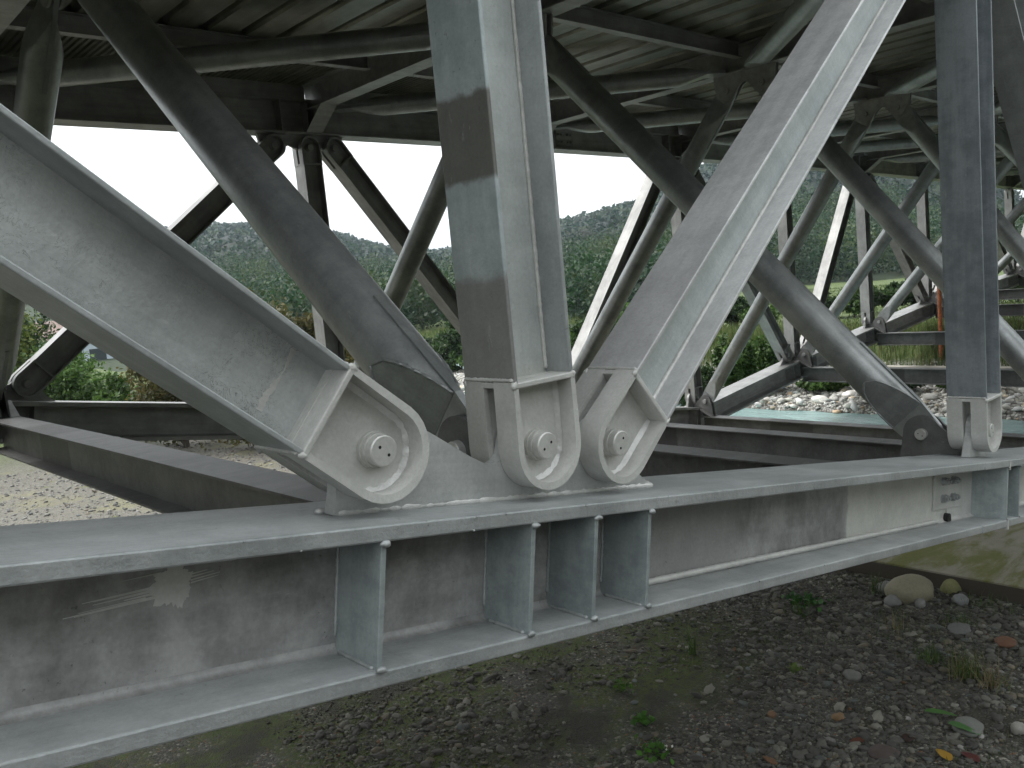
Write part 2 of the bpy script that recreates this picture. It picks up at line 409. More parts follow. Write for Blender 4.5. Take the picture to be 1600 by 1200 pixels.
for far in (False, True):
    c0 = chord_piece(-1, 2, far, -1.0, SPL-.001)
    c1 = chord_piece(2, 4, far, SPL+.001, 0.0)
    if not far:
        splice(c0, 2*0+(BN(2, False)-BN(-1, False)).length+SPL, -H+TF+.075, -TF-.018, True)
    else: splice(c0, (BN(2, True)-BN(-1, True)).length+SPL, -H+TF+.075, -TF-.018, False)
    end = 12 if far else 7
    for k in range(4, end):
        c = chord_piece(k, k+1, far, .001, -.001)
        if k == 5 and far: splice(c, .52, -H+TF+.05, -TF-.05, False)
near_chord = [o for o in bridge.children if o.name.startswith('bottom_chord')][0]
near_chord['label'] = 'wide near bottom chord beam with stiffener plates and bolted splice'
weld_path('weld_bead', [(9.669477-2.0+.36, -TW/2-.012, -H+TF+.012), (9.669477-2.0+3.2, -TW/2-.012, -H+TF+.012)], .014, near_chord, M_SILV, .12, 21)
# scraped light paint splash on the chord web, cope hole, flange splice tabs, drips
def splash(parent, x, z, y):
    P = []
    for i in range(120):
        a = 2*math.pi*i/120; q = Vector((math.cos(a)*1.1+4, math.sin(a)*1.1, .5)); r = .05*(1+.75*mnoise.noise(q*.9)+.30*mnoise.noise(q*3.3)+.16*mnoise.noise(q*11))
        P.append((x+r*math.cos(a)*(1.15 if math.cos(a) < 0 else .85), z+r*math.sin(a)*(1.25 if math.sin(a) < 0 else .8)))
    b = MB(); b.prism(P, 1, y-.0012, y-.0004); rw = random.Random(8)
    for i in range(9):                                        # dry brush streaks beside the dab
        x0 = x-rw.uniform(.03, .07); ln_ = rw.uniform(.05, .2); z0 = z+rw.uniform(-.04, .02); w = rw.uniform(.0012, .003)
        b.prism([(x0, z0-w), (x0, z0+w), (x0-ln_, z0-ln_*.10+w*.3), (x0-ln_, z0-ln_*.10-w*.3)], 1, y-.0011, y-.0003)
    for i in range(4):
        x0 = x+.035; ln_ = rw.uniform(.03, .07); z0 = z+rw.uniform(-.02, .01); w = .0018
        b.prism([(x0, z0-w), (x0, z0+w), (x0+ln_, z0+ln_*.15+w*.3), (x0+ln_, z0+ln_*.15-w*.3)], 1, y-.0010, y-.0002)
    b.build('paint_patch', M_SILV, parent)
splash(near_chord, _x1-1.13, -TF-.075, -TW/2)
_x2 = (BN(2, False)-BN(-1, False)).length
def cope(parent, x):
    b = MB(); P = [(x-.028, -H+TF+.003), *arc(x, -H+TF+.026, .022, 170, 10, 8), (x+.028, -H+TF+.003)]
    b.prism(P, 1, -TW/2-.0275, -TW/2-.0005); b.build('cope_hole', M_HOLE, parent)
cope(near_chord, _x2+SPL-.012)
MB().box(_x2-.085, _x2-.07, -CW/2-.004, -CW/2+.03, -TF-.016, -.003).build('backing_tab', M_SILV, near_chord)
MB().box(_x2-.085, _x2-.07, -CW/2-.004, -CW/2+.03, -H-.014, -H+TF-.003).build('backing_tab', M_SILV, near_chord)
weld_path('weld_bead', [(_x1-.74, -.028, .006), (_x1+.57, -.028, .006)], .0125, near_chord, M_WELD, .22, 11)
weld_path('weld_bead', [(_x1-.76, .026, .004), (_x1+.62, .026, .004)], .0095, near_chord, M_WELD, .22, 12)
for i in range(18):
    rnd = random.Random(i); xx = _x1+rnd.uniform(-1.6, 3.4); zz = rnd.choice((-TF+.003, -.004, -H+TF-.004, -H+.004))
    blob('weld_spatter', near_chord, Vector((xx, -CW/2-.001, zz)), rnd.uniform(.002, .0045), seed=i, mat=M_CFL)

# ------------------------------------------------------------------ gussets in the truss planes
def gus3(sg):
    P = [(-.745, .002), (-.74, .05), *arc(-.648, .17, .10, 200, 70, 8), (-.45, .212), (-.30, .140), *arc(-.215, .165, .055, 245, 330, 6),
         (-.155, .20), *arc(-.055, .185, .10, 165, 15, 8), (.07, .19), *arc(.12, .20, .045, 200, 340, 5), *arc(.293, .17, .10, 140, -10, 8), (.47, .06), (.56, .002)]
    return [(p[0]*sg, p[1]) for p in P]
GT = .022
M_GUS = steel('gusset_steel', (0.348, 0.360, 0.354), (0.516, 0.528, 0.516), rough=.48, metal=.3, streak=.5)
G3 = {(s, n): MB().prism(gus3(s), 1, -GT, GT).me('gusset_plate', M_GUS if n else M_FAR) for s in (1, -1) for n in (True, False)}
G1 = {n: MB().prism([(-.20, .002), *arc(-.055, .17, .10, 190, -10, 10), (.09, .002)], 1, -GT, GT).me('gusset_plate', M_GUS if n else M_FAR) for n in (True, False)}
GT3 = {n: MB().prism([(-.70, .0), (-.66, -.14), *arc(-.52, -.15, .105, 210, 320, 6), (-.3, -.12), *arc(-.05, -.15, .105, 200, 340, 6), (.12, -.12), *arc(.3, -.15, .105, 220, 330, 6), (.46, 0)], 1, -GT, GT).me('gusset_plate', M_GUS if n else M_FAR) for n in (True, False)}
GT1 = {n: MB().prism([(-.19, 0), *arc(-.05, -.15, .105, 190, 350, 8), (.09, 0)], 1, -GT, GT).me('gusset_plate', M_GUS if n else M_FAR) for n in (True, False)}
def pins_bottom(k, far):
    x, y, z = cdir(min(k, 3) if k <= 4 else k)
    if k == 4: x, y, z = Vector((1, 0, 0)), Vector((0, 1, 0)), Vector((0, 0, 1))
    n = BN(k, far); sg = 1 if k <= 3 else -1
    r = {'V': n+x*(-.055*sg)+z*.17}
    l_, r_ = (-.648, .293) if sg > 0 else (-.293, .648)
    if k == 1 and not far: pass
    r['L'] = n+x*l_+z*.17; r['R'] = n+x*r_+z*.17
    return r, x, y, z, sg
def pins_top(k, far):
    n = TN(k, far)
    return {'V': n+Vector((-.05, 0, -.15)), 'L': n+Vector((-.52, 0, -.15)), 'R': n+Vector((.56 if k <= 0 else .30, 0, -.15))}
M_VLOW = steel('vertical_flange_steel', (0.312, 0.360, 0.366), (0.468, 0.522, 0.528), rough=.44, metal=.35, streak=.6, fleck=.5,
               bands=((0, 0, .52, (0.252, 0.252, 0.244), .02), (0, .80, 1.045, (0.162, 0.162, 0.146), .012)))
M_VWEB = steel('vertical_web_steel', (0.432, 0.468, 0.456), (0.600, 0.636, 0.624), rough=.46, metal=.25, bands=((0, 0, .25, (0.576, 0.588, 0.558), .05),), scratch=.2)
M_RFL = steel('diagonal_flange_steel', (0.516, 0.524, 0.530), (0.720, 0.720, 0.720), rough=.4, metal=.4, streak=.8, bands=((0, 0, .75, (0.552, 0.550, 0.554), .1),))
M_RWEB = steel('diagonal_web_steel', (0.396, 0.438, 0.432), (0.552, 0.594, 0.582), rough=.42, metal=.3, streak=.6)
M_N2 = steel('slate_flange_steel', (0.168, 0.190, 0.202), (0.280, 0.308, 0.325), rough=.45, metal=.4, streak=.9)
for far in (False, True):
    hi = K1F if far else K1N
    for k in range(0, hi+1):
        pb, x, y, z, sg = pins_bottom(k, far); pt = pins_top(k, far); near = not far
        nb = BN(k, far); nt_ = TN(k, far)
        odd = k % 2 == 1
        mwb = frame(nb, x, y, z); mwt = Matrix.Translation(nt_)
        link('gusset_plate', (G3[(sg, near)] if odd else G1[near]), bridge, mwb)
        link('gusset_plate', (GT1[near] if odd else GT3[near]), bridge, mwt)
        # vertical
        mats = None
        if near and k == 1: mats = {'flange_up': M_VLOW, 'flange_low': M_ZINCF, 'web': M_VWEB}
        if near and k == 2: mats = {'flange_up': M_N2, 'flange_low': M_N2, 'web': M_N2}
        lab = {(1, False): 'upright strut with a dark repainted band above the middle pin', (2, False): 'slate grey upright strut at the right of the near truss'}.get((k, far))
        v = strut('vertical_strut', pb['V'], pt['V'], near, mats, lab)
        if near and k == 1: weld_path('weld_bead', [(E_+.02, -.010, -SD+FT+.003), (2.2, -.010, -SD+FT+.003)], .008, v, M_SILV, .18, 8)
        if odd:
            for side, dk in (('L', -1), ('R', 1)):
                if k+dk < 0 or (k+dk > hi): continue
                p1 = pins_top(k+dk, far)['R' if dk < 0 else 'L']
                mats = None; lab = None
                if near and k == 1 and dk == 1: mats = {'flange_up': M_RFL, 'flange_low': M_RFL, 'web': M_RWEB}; lab = 'near diagonal strut rising to the right with a bright web seam'
                if near and k == 1 and dk == -1: lab = 'near diagonal strut rising to the left with a broad scuffed web'
                d = strut('diagonal_strut', pb[side], p1, near, mats, lab)
                if near and k == 1 and dk == -1:
                    rw = random.Random(5); n_ = 26; zs_ = [-SD+.02+(2*SD-.075)*q/n_ for q in range(n_+1)]
                    pl_ = [(E_+.104+rw.uniform(-.003, .003), q) for q in zs_]+[(E_+.116+rw.uniform(-.004, .004)+.006*math.sin(q*40), q) for q in reversed(zs_)]
                    MB().prism(pl_, 1, -.0075, -.0058).build('weld_bead', M_SILV, d)
                if near and k == 1 and dk == 1:
                    weld_path('weld_bead', [(E_+.02, -.010, -SD+FT+.003), (3.3, -.010, -SD+FT+.003)], .009, d, M_WELD, .18, 3)
    # ---- top chord
    for k in range(-1, hi+1):
        a, b = TN(k, far), TN(k+1, far); x, y, z = chord_frame(a, b); ln = (b-a).length; mw = frame(a, x, y, z)
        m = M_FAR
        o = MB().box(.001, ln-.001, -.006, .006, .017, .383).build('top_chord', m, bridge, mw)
        for z0, z1 in ((0, .018), (.382, .40)): MB().box(.001, ln-.001, -.15, .15, z0, z1).build('flange', m, o)
        for u in (-.42, -.06, .1):
            uu = u if u > 0 else ln+u
            for s in (1, -1): MB().box(uu-.006, uu+.006, min(s*.006, s*.145), max(s*.006, s*.145), .018, .382).build('stiffener', m, o)
        if k in (1, 3, 5): splice(o, .78, .07, .33, False, cols=(-.14, -.07, .07, .14), w=.19)
        # edge channel on top of the chord
        e = MB(); yy = -.11
        e.box(.06, ln-.06, yy, yy+.01, .4015, .57); e.box(.06, ln-.06, yy+.01, yy+.09, .4015, .412); e.box(.06, ln-.06, yy+.01, yy+.09, .559, .57)
        e.build('edge_channel', M_ZINCF if near else M_FAR, bridge, mw)

# ------------------------------------------------------------------ cross frames: bottom beams, pipe braces, top beams
PR = .125; ME_TONG = None
def pipe(name, p0, p1, plane_n, R_, mat, near=False, cut=.47, c0=.15, pins=True, label=None):
    """round brace; both ends cut to a wedge round a flat tongue lying in the plane with normal plane_n"""
    x = (p1-p0); ln = x.length; x = x.normalized(); y = (plane_n-x*plane_n.dot(x)).normalized(); z = x.cross(y)
    mw = frame(p0, x, y, z); n = 40
    xs = [c0+(cut-c0)*i/8 for i in range(9)]; st = [(q, .017+(R_-.017)*(i/8)) for i, q in enumerate(xs)]
    st = st+[(ln-q, w) for q, w in reversed(st)]
    V = []; F = []
    for q, w in st:
        for i in range(n):
            t = 2*math.pi*i/n; V.append((q, max(-w, min(w, R_*math.cos(t))), R_*math.sin(t)))
    for j in range(len(st)-1):
        for i in range(n): F.append((j*n+i, j*n+(i+1) % n, (j+1)*n+(i+1) % n, (j+1)*n+i))
    F.append(tuple(range(n))[::-1]); F.append(tuple((len(st)-1)*n+i for i in range(n)))
    o = link(name, mesh(name, V, F, mat), bridge, mw); autosmooth(o, 22)
    if label: o['label'] = label
    tw = R_+.008
    for flip in (0, 1):
        base = Matrix.Translation((ln if flip else 0, 0, 0)) @ (Matrix.Rotation(math.pi, 4, 'Y') if flip else Matrix.Identity(4))
        poly = [*arc(0, 0, min(.115, R_*.95), 90, 270, 12), (c0, -tw), (.70, -tw), (.70, tw), (c0, tw)]
        MB().prism(poly, 1, -.0155, .0155).build('end_tongue', mat, o, base)
        if pins:
            b = MB().lathe([(-.075, 0), (-.075, .034), (-.072, .037), (.072, .037), (.075, .034), (.075, 0)], 1, 20)
            for yy in ((-.0765, -.0745), (.0745, .0765)):
                for q in (-.014, .014): b.lathe([(yy[0], .004), (yy[1], .004)], 1, 6, (q, 0, q*.3), 1)
            pb_ = b.build('pin', [M_PIN if near else M_FAR, M_HOLE], o, base); autosmooth(pb_, 30)
        if near and not flip:
            for s in (-1, 1):
                pts = [(c0+(cut-c0)*i/8, s*(.017+(R_-.017)*i/8), t) for i in range(9) for t in (math.sqrt(max(0, R_*R_-(.017+(R_-.017)*i/8)**2)),)]
                weld_path('weld_bead', pts, .006, o, mat, .3, 2); weld_path('weld_bead', [(a, b_, -c) for a, b_, c in pts], .006, o, mat, .3, 4)
    return o
YH = Vector((0, 1, 0)); XH = Vector((1, 0, 0))
PIN_Y, PIN_Z, BD = .31, .13, .1467
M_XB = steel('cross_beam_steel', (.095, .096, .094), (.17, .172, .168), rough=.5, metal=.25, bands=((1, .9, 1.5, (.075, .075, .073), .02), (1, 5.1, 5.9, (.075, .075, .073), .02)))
def pg_poly(s):
    P = [(.02, .004), (.10, .10), *arc(PIN_Y, PIN_Z, .12, 150, 0, 12), (.47, -.135), (.40, -.143), (.215, -.06), (.215, .004)]
    return [(p[0]*s, p[1]) for p in P]
for k in range(-1, K1F+1):
    n0, n1 = BN(k, False), BN(k, True); t0, t1 = TN(k, False), TN(k, True)
    mx = M_XB
    # bottom cross beam, local frame at near node
    mw = Matrix.Translation(n0); y0, y1 = CW/2+.03, W-CW/2-.03; zt, zb = -BD, -BD-.30
    if k > -1:
        o = MB().box(-.005, .005, y0, y1, zb+.014, zt-.014).build('cross_beam', mx, bridge, mw)
        MB().box(-.12, .12, y0, y1, zt-.014, zt).build('flange', mx, o); MB().box(-.12, .12, y0, y1, zb, zb+.014).build('flange', mx, o)
        for s, c in ((1, 0.0), (-1, W)):
            MB().prism([(c+s*(CW/2+.001), -.004), (c+s*(CW/2+.001), -.02), (c+s*.44, zt+.001), (c+s*.47, zt+.001)], 0, -.12, .12).build('haunch_plate', mx, o)
            MB().prism([(c+s*(CW/2+.001), -.021), (c+s*.43, zt), (c+s*(CW/2+.001), zt)], 0, -.004, .004).build('haunch_web', mx, o)
            for q in (-.036, .036):
                MB().prism(pg_poly(s), 0, q-.009, q+.009).build('pipe_gusset', mx, o, Matrix.Translation((0, c, 0)))
    # top cross beam
    mid = OFF(k)+W/2; zb2 = TZ(k)+.27; mwt = Matrix.Translation((X(k), OFF(k), TZ(k)))
    o = MB().box(-.005, .005, .02, W-.02, .282, .565).build('top_cross_beam', M_FAR, bridge, mwt)
    MB().box(-.11, .11, .16, W-.16, .27, .284).build('flange', M_FAR, o); MB().box(-.11, .11, .02, W-.02, .5585, .5725).build('flange', M_FAR, o)
    for s, c in ((1, 0.0), (-1, W)):
        MB().prism([(c+s*.151, .02), (c+s*.151, .036), (c+s*.50, .27), (c+s*.53, .2695)], 0, -.11, .11).build('haunch_plate', M_FAR, o)
        MB().prism([(c+s*.01, .02), (c+s*.152, .036), (c+s*.5, .27), (c+s*.01, .27)], 0, -.004, .004).build('haunch_web', M_FAR, o)
    ap = [(W/2-.42, .269), (W/2-.40, .10), *arc(W/2-.24, .08, .12, 190, 320, 8), (W/2-.06, .12), (W/2, .15), (W/2+.06, .12), *arc(W/2+.24, .08, .12, 220, 350, 8), (W/2+.40, .10), (W/2+.42, .269)]
    for q in (-.036, .036): MB().prism(ap, 0, q-.009, q+.009).build('pipe_gusset', M_FAR, o)
    if k > 0:
        pn = k in (1, 2)
        lab = 'thick round pipe brace rising left from the near centre node' if k == 1 else None
        pipe('pipe_brace', n0+Vector((0, PIN_Y, PIN_Z)), Vector((X(k), mid-.24, TZ(k)+.08)), XH, PR, M_PIPE, pn, label=lab)
        pipe('pipe_brace', n1+Vector((0, -PIN_Y, PIN_Z)), Vector((X(k), mid+.24, TZ(k)+.08)), XH, PR, M_PIPE, False)
    if k < K1F:
        a = Vector((X(k)+.30, OFF(k)+W-.33, TZ(k)+.27)); b = Vector((X(k+1)-.22, OFF(k+1)+W/2+.25, TZ(k+1)+.27))
        pipe('lateral_brace', a, b, Vector((0, 0, 1)), .115, M_PIPE, False, .5, .14, pins=False)
        a = Vector((X(k)+.30, OFF(k)+.33, TZ(k)+.27)); b = Vector((X(k+1)-.22, OFF(k+1)+W/2-.25, TZ(k+1)+.27))
        pipe('lateral_brace', a, b, Vector((0, 0, 1)), .115, M_PIPE, False, .5, .14, pins=False)
    # stringers and deck sheets of the bay
    if k < K1F:
        zt2 = .5735
        A = Vector((X(k), OFF(k), TZ(k))); B = Vector((X(k+1), OFF(k+1), TZ(k+1))); x, y, z = chord_frame(A, B); ln = (B-A).length; mwb = frame(A, x, y, z)
        for yy in (1.55, 3.75, 5.93):
            s_ = MB().box(.12, ln-.12, yy-.004, yy+.004, .41, .56).build('stringer', M_FAR, bridge, mwb)
            MB().box(.12, ln-.12, yy-.05, yy+.05, .40, .411).build('flange', M_FAR, s_); MB().box(.12, ln-.12, yy-.05, yy+.05, .559, .57).build('flange', M_FAR, s_)
        def ribs(pitch, prof, y0, y1, name):
            n = int(round(ln/pitch)); p = ln/n; pts = []
            for i in range(n):
                for u, h in prof: pts.append((i*p+u*p, h))
            pts.append((ln, prof[0][1])); V = []; F = []
            for th in (0, .0025):
                for q, h in pts: V += [(q, y0, zt2+.001+h+th), (q, y1, zt2+.001+h+th)]
            m = len(pts)
            for i in range(m-1):
                F.append((2*i, 2*i+1, 2*i+3, 2*i+2)); F.append((2*m+2*i, 2*m+2*i+2, 2*m+2*i+3, 2*m+2*i+1))
            me = mesh(name, V, F, M_DECK); link(name, me, bridge, mwb)
        ribs(.37, ((0, 0), (.70, 0), (.745, .028), (.765, .02), (.80, .062), (.90, .062), (.935, .02), (.955, .028)), -.35, 5.90, 'deck_sheet')
        ribs(.062, ((0, 0), (.4, 0), (.55, .018), (.85, .018)), 5.97, W+.35, 'edge_deck_sheet')
# concrete walkway slab cast on the sheets (closes the deck from above)
gc = NG('deck_concrete'); gc.b.inputs['Base Color'].default_value = (.34, .33, .31, 1); gc.b.inputs['Roughness'].default_value = .9
for k in range(-1, K1F):
    A = Vector((X(k), OFF(k), TZ(k))); B = Vector((X(k+1), OFF(k+1), TZ(k+1))); x, y, z = chord_frame(A, B)
    MB().box(.0, (B-A).length-.004, -.34, W+.34, .645, .76).build('walkway_slab', gc.m, bridge, frame(A, x, y, z))
for far in (False, True):
    n = BN(4, far); b = MB(); b.box(-.30, .30, -.24, .24, -.47, -H-.06); b.box(-.22, .22, -.18, .18, -.70, -.465)
    b.build('bearing_block', M_FAR, bridge, Matrix.Translation(n), bev=.006)
    MB().box(-.07, .07, -.20, .20, -H-.07, -TF).build('bearing_stiffener', M_FAR, bridge, Matrix.Translation(n))


# ================================================================== the setting
def sstep(a, b, v):
    t = np.clip((v-a)/(b-a), 0, 1); return t*t*(3-2*t)
def vnoise(x, y, s, seed=0, octv=4):
    """cheap value noise on arrays"""
    out = np.zeros_like(x, float); amp = 1.0; tot = 0
    for o in range(octv):
        f = s*2**o; xi = np.floor(x*f).astype(int); yi = np.floor(y*f).astype(int); fx = x*f-xi; fy = y*f-yi
        fx = fx*fx*(3-2*fx); fy = fy*fy*(3-2*fy)
        def hsh(a, b):
            n = (a*374761393+b*668265263+(seed+o)*1442695041) & 0x7fffffff
            n = ((n ^ (n >> 13))*1274126177) & 0x7fffffff
            return ((n ^ (n >> 16)) & 0xffff)/65535.0
        v = (hsh(xi, yi)*(1-fx)+hsh(xi+1, yi)*fx)*(1-fy)+(hsh(xi, yi+1)*(1-fx)+hsh(xi+1, yi+1)*fx)*fy
        out += amp*(v-.5)*2; tot += amp; amp *= .5
    return out/tot
WATER = -2.93
def terrain(x, y):
    x = np.asarray(x, float); y = np.asarray(y, float)
    n = vnoise(x, y, .35, 1); n2 = vnoise(x, y, 1.7, 5, 3)
    z = -2.78+.05*n+.02*n2
    z = z+1.75*sstep(-.7, -2.3, y)*sstep(3.2, .4, x)                                  # bank the photographer stands on
    z = z+np.clip((-10-y)*.42, 0, 15)*(1+.15*vnoise(x, y, .05, 41))  # unseen slope behind the camera, added to cut off low skylight
    z = z+np.clip((-8.4-x)*.9, 0, 5.0)*sstep(60, 30, y)*sstep(-3, 2, y)  # out-of-view bank at the left bridge end, height shaped to darken left-facing steel
    sh = .35*vnoise(x*0, y, .25, 9)+.12*n2
    ch = sstep(12.7, 13.3, x+sh)*(1-sstep(16.5, 17.1, x+sh))
    riv = sstep(23.6, 25.2, y-.25*(x-17)+.5*n)*(1-sstep(33.4, 35.0, y+.6*n+.12*(x-24)))*sstep(10.5, 12.5, x)
    bar = sstep(16.5, 18.9, x+sh)*(1-sstep(20.4, 21.2, x))
    z = z+.22*bar*(1-riv)+.06*bar*n2
    bank = sstep(20.9, 23.0, x+.3*n)*(1-sstep(24.5, 26.5, y-.25*(x-17)))
    z = z+.95*bank+.10*bank*n
    fb = sstep(34.2, 37.5, y+.6*n+.12*(x-24))
    z = np.maximum(z, -2.78+fb*(.9+.2*n))
    lb = sstep(19.0, 25.0, y)*(1-sstep(9.0, 11.5, x)); z = z+.5*lb
    far = np.hypot(x, y); z = z+.02*np.maximum(far-90, 0)*sstep(60, 160, far)*0
    ch = ch*sstep(-12, -9, y); z = np.where((ch > 0) & (x < 18), z*(1-ch)+(-3.35)*ch, z)
    z = z*(1-riv)+(-3.35)*riv
    return np.where((x > 12.5) & (x < 16.7) & (y < -9), np.minimum(z, -3.3), z) if False else z
def axis_pts(lo, hi, c0, c1, d):
    core = list(np.arange(c0, c1+d/2, d)); s = d; v = core[-1]; r = []
    while v < hi: s *= 1.12; v += s; r.append(v)
    s = d; v = core[0]; l = []
    while v > lo: s *= 1.12; v -= s; l.append(v)
    return np.array(l[::-1]+core+r)
gx = axis_pts(-900, 1500, -3, 26, .22); gy = axis_pts(-700, 1500, -4, 38, .22)
GX, GY = np.meshgrid(gx, gy); GZ = terrain(GX, GY)
nx, ny = len(gx), len(gy)
def np_mesh(name, V, Fq, mat, smooth=True, col=None, k=None):
    me = bpy.data.meshes.new(name); V = np.ascontiguousarray(V, np.float32); Fq = np.ascontiguousarray(Fq, np.int32); k = Fq.shape[1]
    me.vertices.add(len(V)); me.vertices.foreach_set('co', V.ravel())
    me.loops.add(Fq.size); me.loops.foreach_set('vertex_index', Fq.ravel())
    me.polygons.add(len(Fq)); me.polygons.foreach_set('loop_start', np.arange(0, Fq.size, k, dtype=np.int32))
    if smooth: me.polygons.foreach_set('use_smooth', np.ones(len(Fq), bool))
    if col is not None:
        a = me.attributes.new('col', 'FLOAT_COLOR', 'POINT'); c = np.ones((len(V), 4), np.float32); c[:, :3] = col; a.data.foreach_set('color', c.ravel())
    if mat: me.materials.append(mat)
    me.update(calc_edges=True); me.validate(); return me
idx = np.arange(nx*ny).reshape(ny, nx)
Fq = np.stack([idx[:-1, :-1], idx[:-1, 1:], idx[1:, 1:], idx[1:, :-1]], -1).reshape(-1, 4)
# --- ground material: dark gravel under the bridge, pale river gravel, grass
g = NG('river_ground'); p = g.pos(); xyz = g.sep(p)
v1 = g.voro(p, 46, 'F1', 'Color'); v1d = g.voro(p, 46, 'DISTANCE_TO_EDGE'); v2 = g.voro(p, 17, 'F1', 'Color'); v2d = g.voro(p, 17, 'F1')
sp = g.n('ShaderNodeSeparateColor'); g.l(v1, sp.inputs[0]); sp2 = g.n('ShaderNodeSeparateColor'); g.l(v2, sp2.inputs[0])
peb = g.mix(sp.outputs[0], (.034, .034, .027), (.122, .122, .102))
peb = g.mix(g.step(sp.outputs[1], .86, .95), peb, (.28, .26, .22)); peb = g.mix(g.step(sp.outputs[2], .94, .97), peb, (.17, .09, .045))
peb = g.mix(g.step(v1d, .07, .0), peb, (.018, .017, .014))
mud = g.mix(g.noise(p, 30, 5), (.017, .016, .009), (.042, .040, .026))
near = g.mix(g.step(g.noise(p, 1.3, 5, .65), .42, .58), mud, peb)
moss = g.mix(g.noise(p, 60, 4), (.026, .042, .004), (.08, .11, .012))
mm = g.math('MULTIPLY', g.step(g.noise(p, 1.6, 5, .65), .40, .56), g.step(xyz[0], 5.6, 4.4))
mm = g.math('MULTIPLY', mm, g.step(xyz[1], 1.7, 2.5)); mm = g.math('MULTIPLY', mm, g.step(g.noise(p, 14, 5, .75), .34, .56)); mm = g.math('MULTIPLY', mm, .95)
near = g.mix(mm, near, moss)
pale = g.mix(sp.outputs[0], (.105, .098, .078), (.225, .215, .185)); pale = g.mix(g.step(g.noise(p, .7, 4), .5, .65), pale, (.20, .19, .12))
pale = g.mix(g.step(g.noise(p, 2.2, 4), .62, .72), pale, (.12, .135, .05))
grav = g.mix(sp2.outputs[0], (.34, .33, .30), (.62, .61, .57)); grav = g.mix(g.step(v2d, .35, .6), grav, (.15, .145, .13))
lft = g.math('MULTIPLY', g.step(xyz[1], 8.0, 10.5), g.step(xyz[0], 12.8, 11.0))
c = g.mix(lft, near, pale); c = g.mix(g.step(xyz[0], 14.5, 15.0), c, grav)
grass = g.mix(g.noise(p, 3.2, 5, .7), (.055, .085, .02), (.12, .16, .05))
gm = g.math('MAXIMUM', g.math('MULTIPLY', g.step(g.math('ADD', xyz[2], g.math('MULTIPLY', g.noise(p, 1.5), .3)), -2.32, -2.1), g.step(xyz[0], 19, 21)), g.step(xyz[1], 34.5, 36.5))
gm = g.math('MAXIMUM', gm, g.math('MULTIPLY', g.step(xyz[1], 20, 24), g.step(xyz[0], 12, 10.5)))
c = g.mix(gm, c, grass); wet = g.step(xyz[2], -2.86, -2.93); c = g.mix(g.math('MULTIPLY', wet, .6), c, (.08, .075, .06))
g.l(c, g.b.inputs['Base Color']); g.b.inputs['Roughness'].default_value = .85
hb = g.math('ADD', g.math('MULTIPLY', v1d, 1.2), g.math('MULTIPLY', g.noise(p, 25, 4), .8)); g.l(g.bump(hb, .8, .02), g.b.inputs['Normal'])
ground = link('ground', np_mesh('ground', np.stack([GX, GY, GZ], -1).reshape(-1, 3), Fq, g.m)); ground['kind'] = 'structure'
# --- water
g = NG('river_water'); p = g.pos()
wv = g.math('ADD', g.noise(g.scale(p, (1.2, .5, 1)), 2.2, 5, .6, .6), g.math('MULTIPLY', g.noise(p, 9, 4), .35))
foam = g.math('MULTIPLY', g.step(g.noise(g.scale(p, (1.6, .6, 1)), 1.6, 6, .68, .8), .60, .68), .8)
g.l(g.mix(foam, (.30, .44, .43), (.75, .80, .80)), g.b.inputs['Base Color']); g.b.inputs['Roughness'].default_value = .16
g.l(g.bump(wv, .9, .10), g.b.inputs['Normal'])
water = link('river', np_mesh('river', np.array([(9, -14, WATER), (60, -14, WATER), (60, 60, WATER), (9, 60, WATER)]), np.array([[0, 1, 2, 3]]), g.m)); water['kind'] = 'structure'
# --- pier footing slab
g = NG('mossy_concrete'); p = g.pos()
a = g.noise(g.scale(p, (.6, 1.6, 1)), 1.5, 6, .65, .6); b = g.noise(p, 30, 5)
c = g.mix(g.noise(p, 4, 5), (.20, .19, .15), (.34, .32, .26)); c = g.mix(g.math('MULTIPLY', g.step(a, .40, .58), .92), c, g.mix(b, (.085, .095, .012), (.16, .165, .03)))
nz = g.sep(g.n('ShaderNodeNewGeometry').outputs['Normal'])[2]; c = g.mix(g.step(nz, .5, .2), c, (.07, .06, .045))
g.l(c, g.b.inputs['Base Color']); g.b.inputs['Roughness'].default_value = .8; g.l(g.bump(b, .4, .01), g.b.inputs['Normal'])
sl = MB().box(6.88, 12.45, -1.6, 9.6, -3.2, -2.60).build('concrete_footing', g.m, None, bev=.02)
tag(sl, 'broad moss covered concrete footing slab under the bridge pier', 'concrete slab')
# --- low concrete kerb at the back of the gravel bar, marker posts
g = NG('pale_concrete'); p = g.pos(); g.l(g.mix(g.noise(p, 6, 5), (.30, .28, .24), (.45, .43, .38)), g.b.inputs['Base Color']); g.b.inputs['Roughness'].default_value = .9
M_CONC = g.m
kb = MB().box(20.75, 21.0, -12, 8.3, -2.85, -2.36).build('concrete_kerb', M_CONC, None, bev=.02); tag(kb, 'low pale concrete kerb along the back of the gravel bar', 'kerb')
g = NG('rusty_orange_paint'); p = g.pos(); g.l(g.mix(g.step(g.noise(p, 14, 5, .7), .4, .65), (.42, .13, .045), (.16, .06, .03)), g.b.inputs['Base Color']); g.b.inputs['Roughness'].default_value = .75
M_RUST = g.m
z0 = float(terrain(21.9, 7.05)); b = MB(); b.lathe([(z0-.3, .055), (z0+2.35, .055), (z0+2.36, .0)], 2, 10, (21.9, 7.05, 0)); b.lathe([(z0+2.2, .075), (z0+2.26, .075)], 2, 10, (21.9, 7.05, 0))
tag(b.build('marker_post', M_RUST), 'rusty orange post standing in the tall grass on the far bank', 'post')
z0 = float(terrain(19.3, 12.4)); b = MB(); b.box(19.26, 19.34, 12.36, 12.44, z0-.2, z0+.75); b.box(19.245, 19.355, 12.345, 12.455, z0+.75, z0+.78)
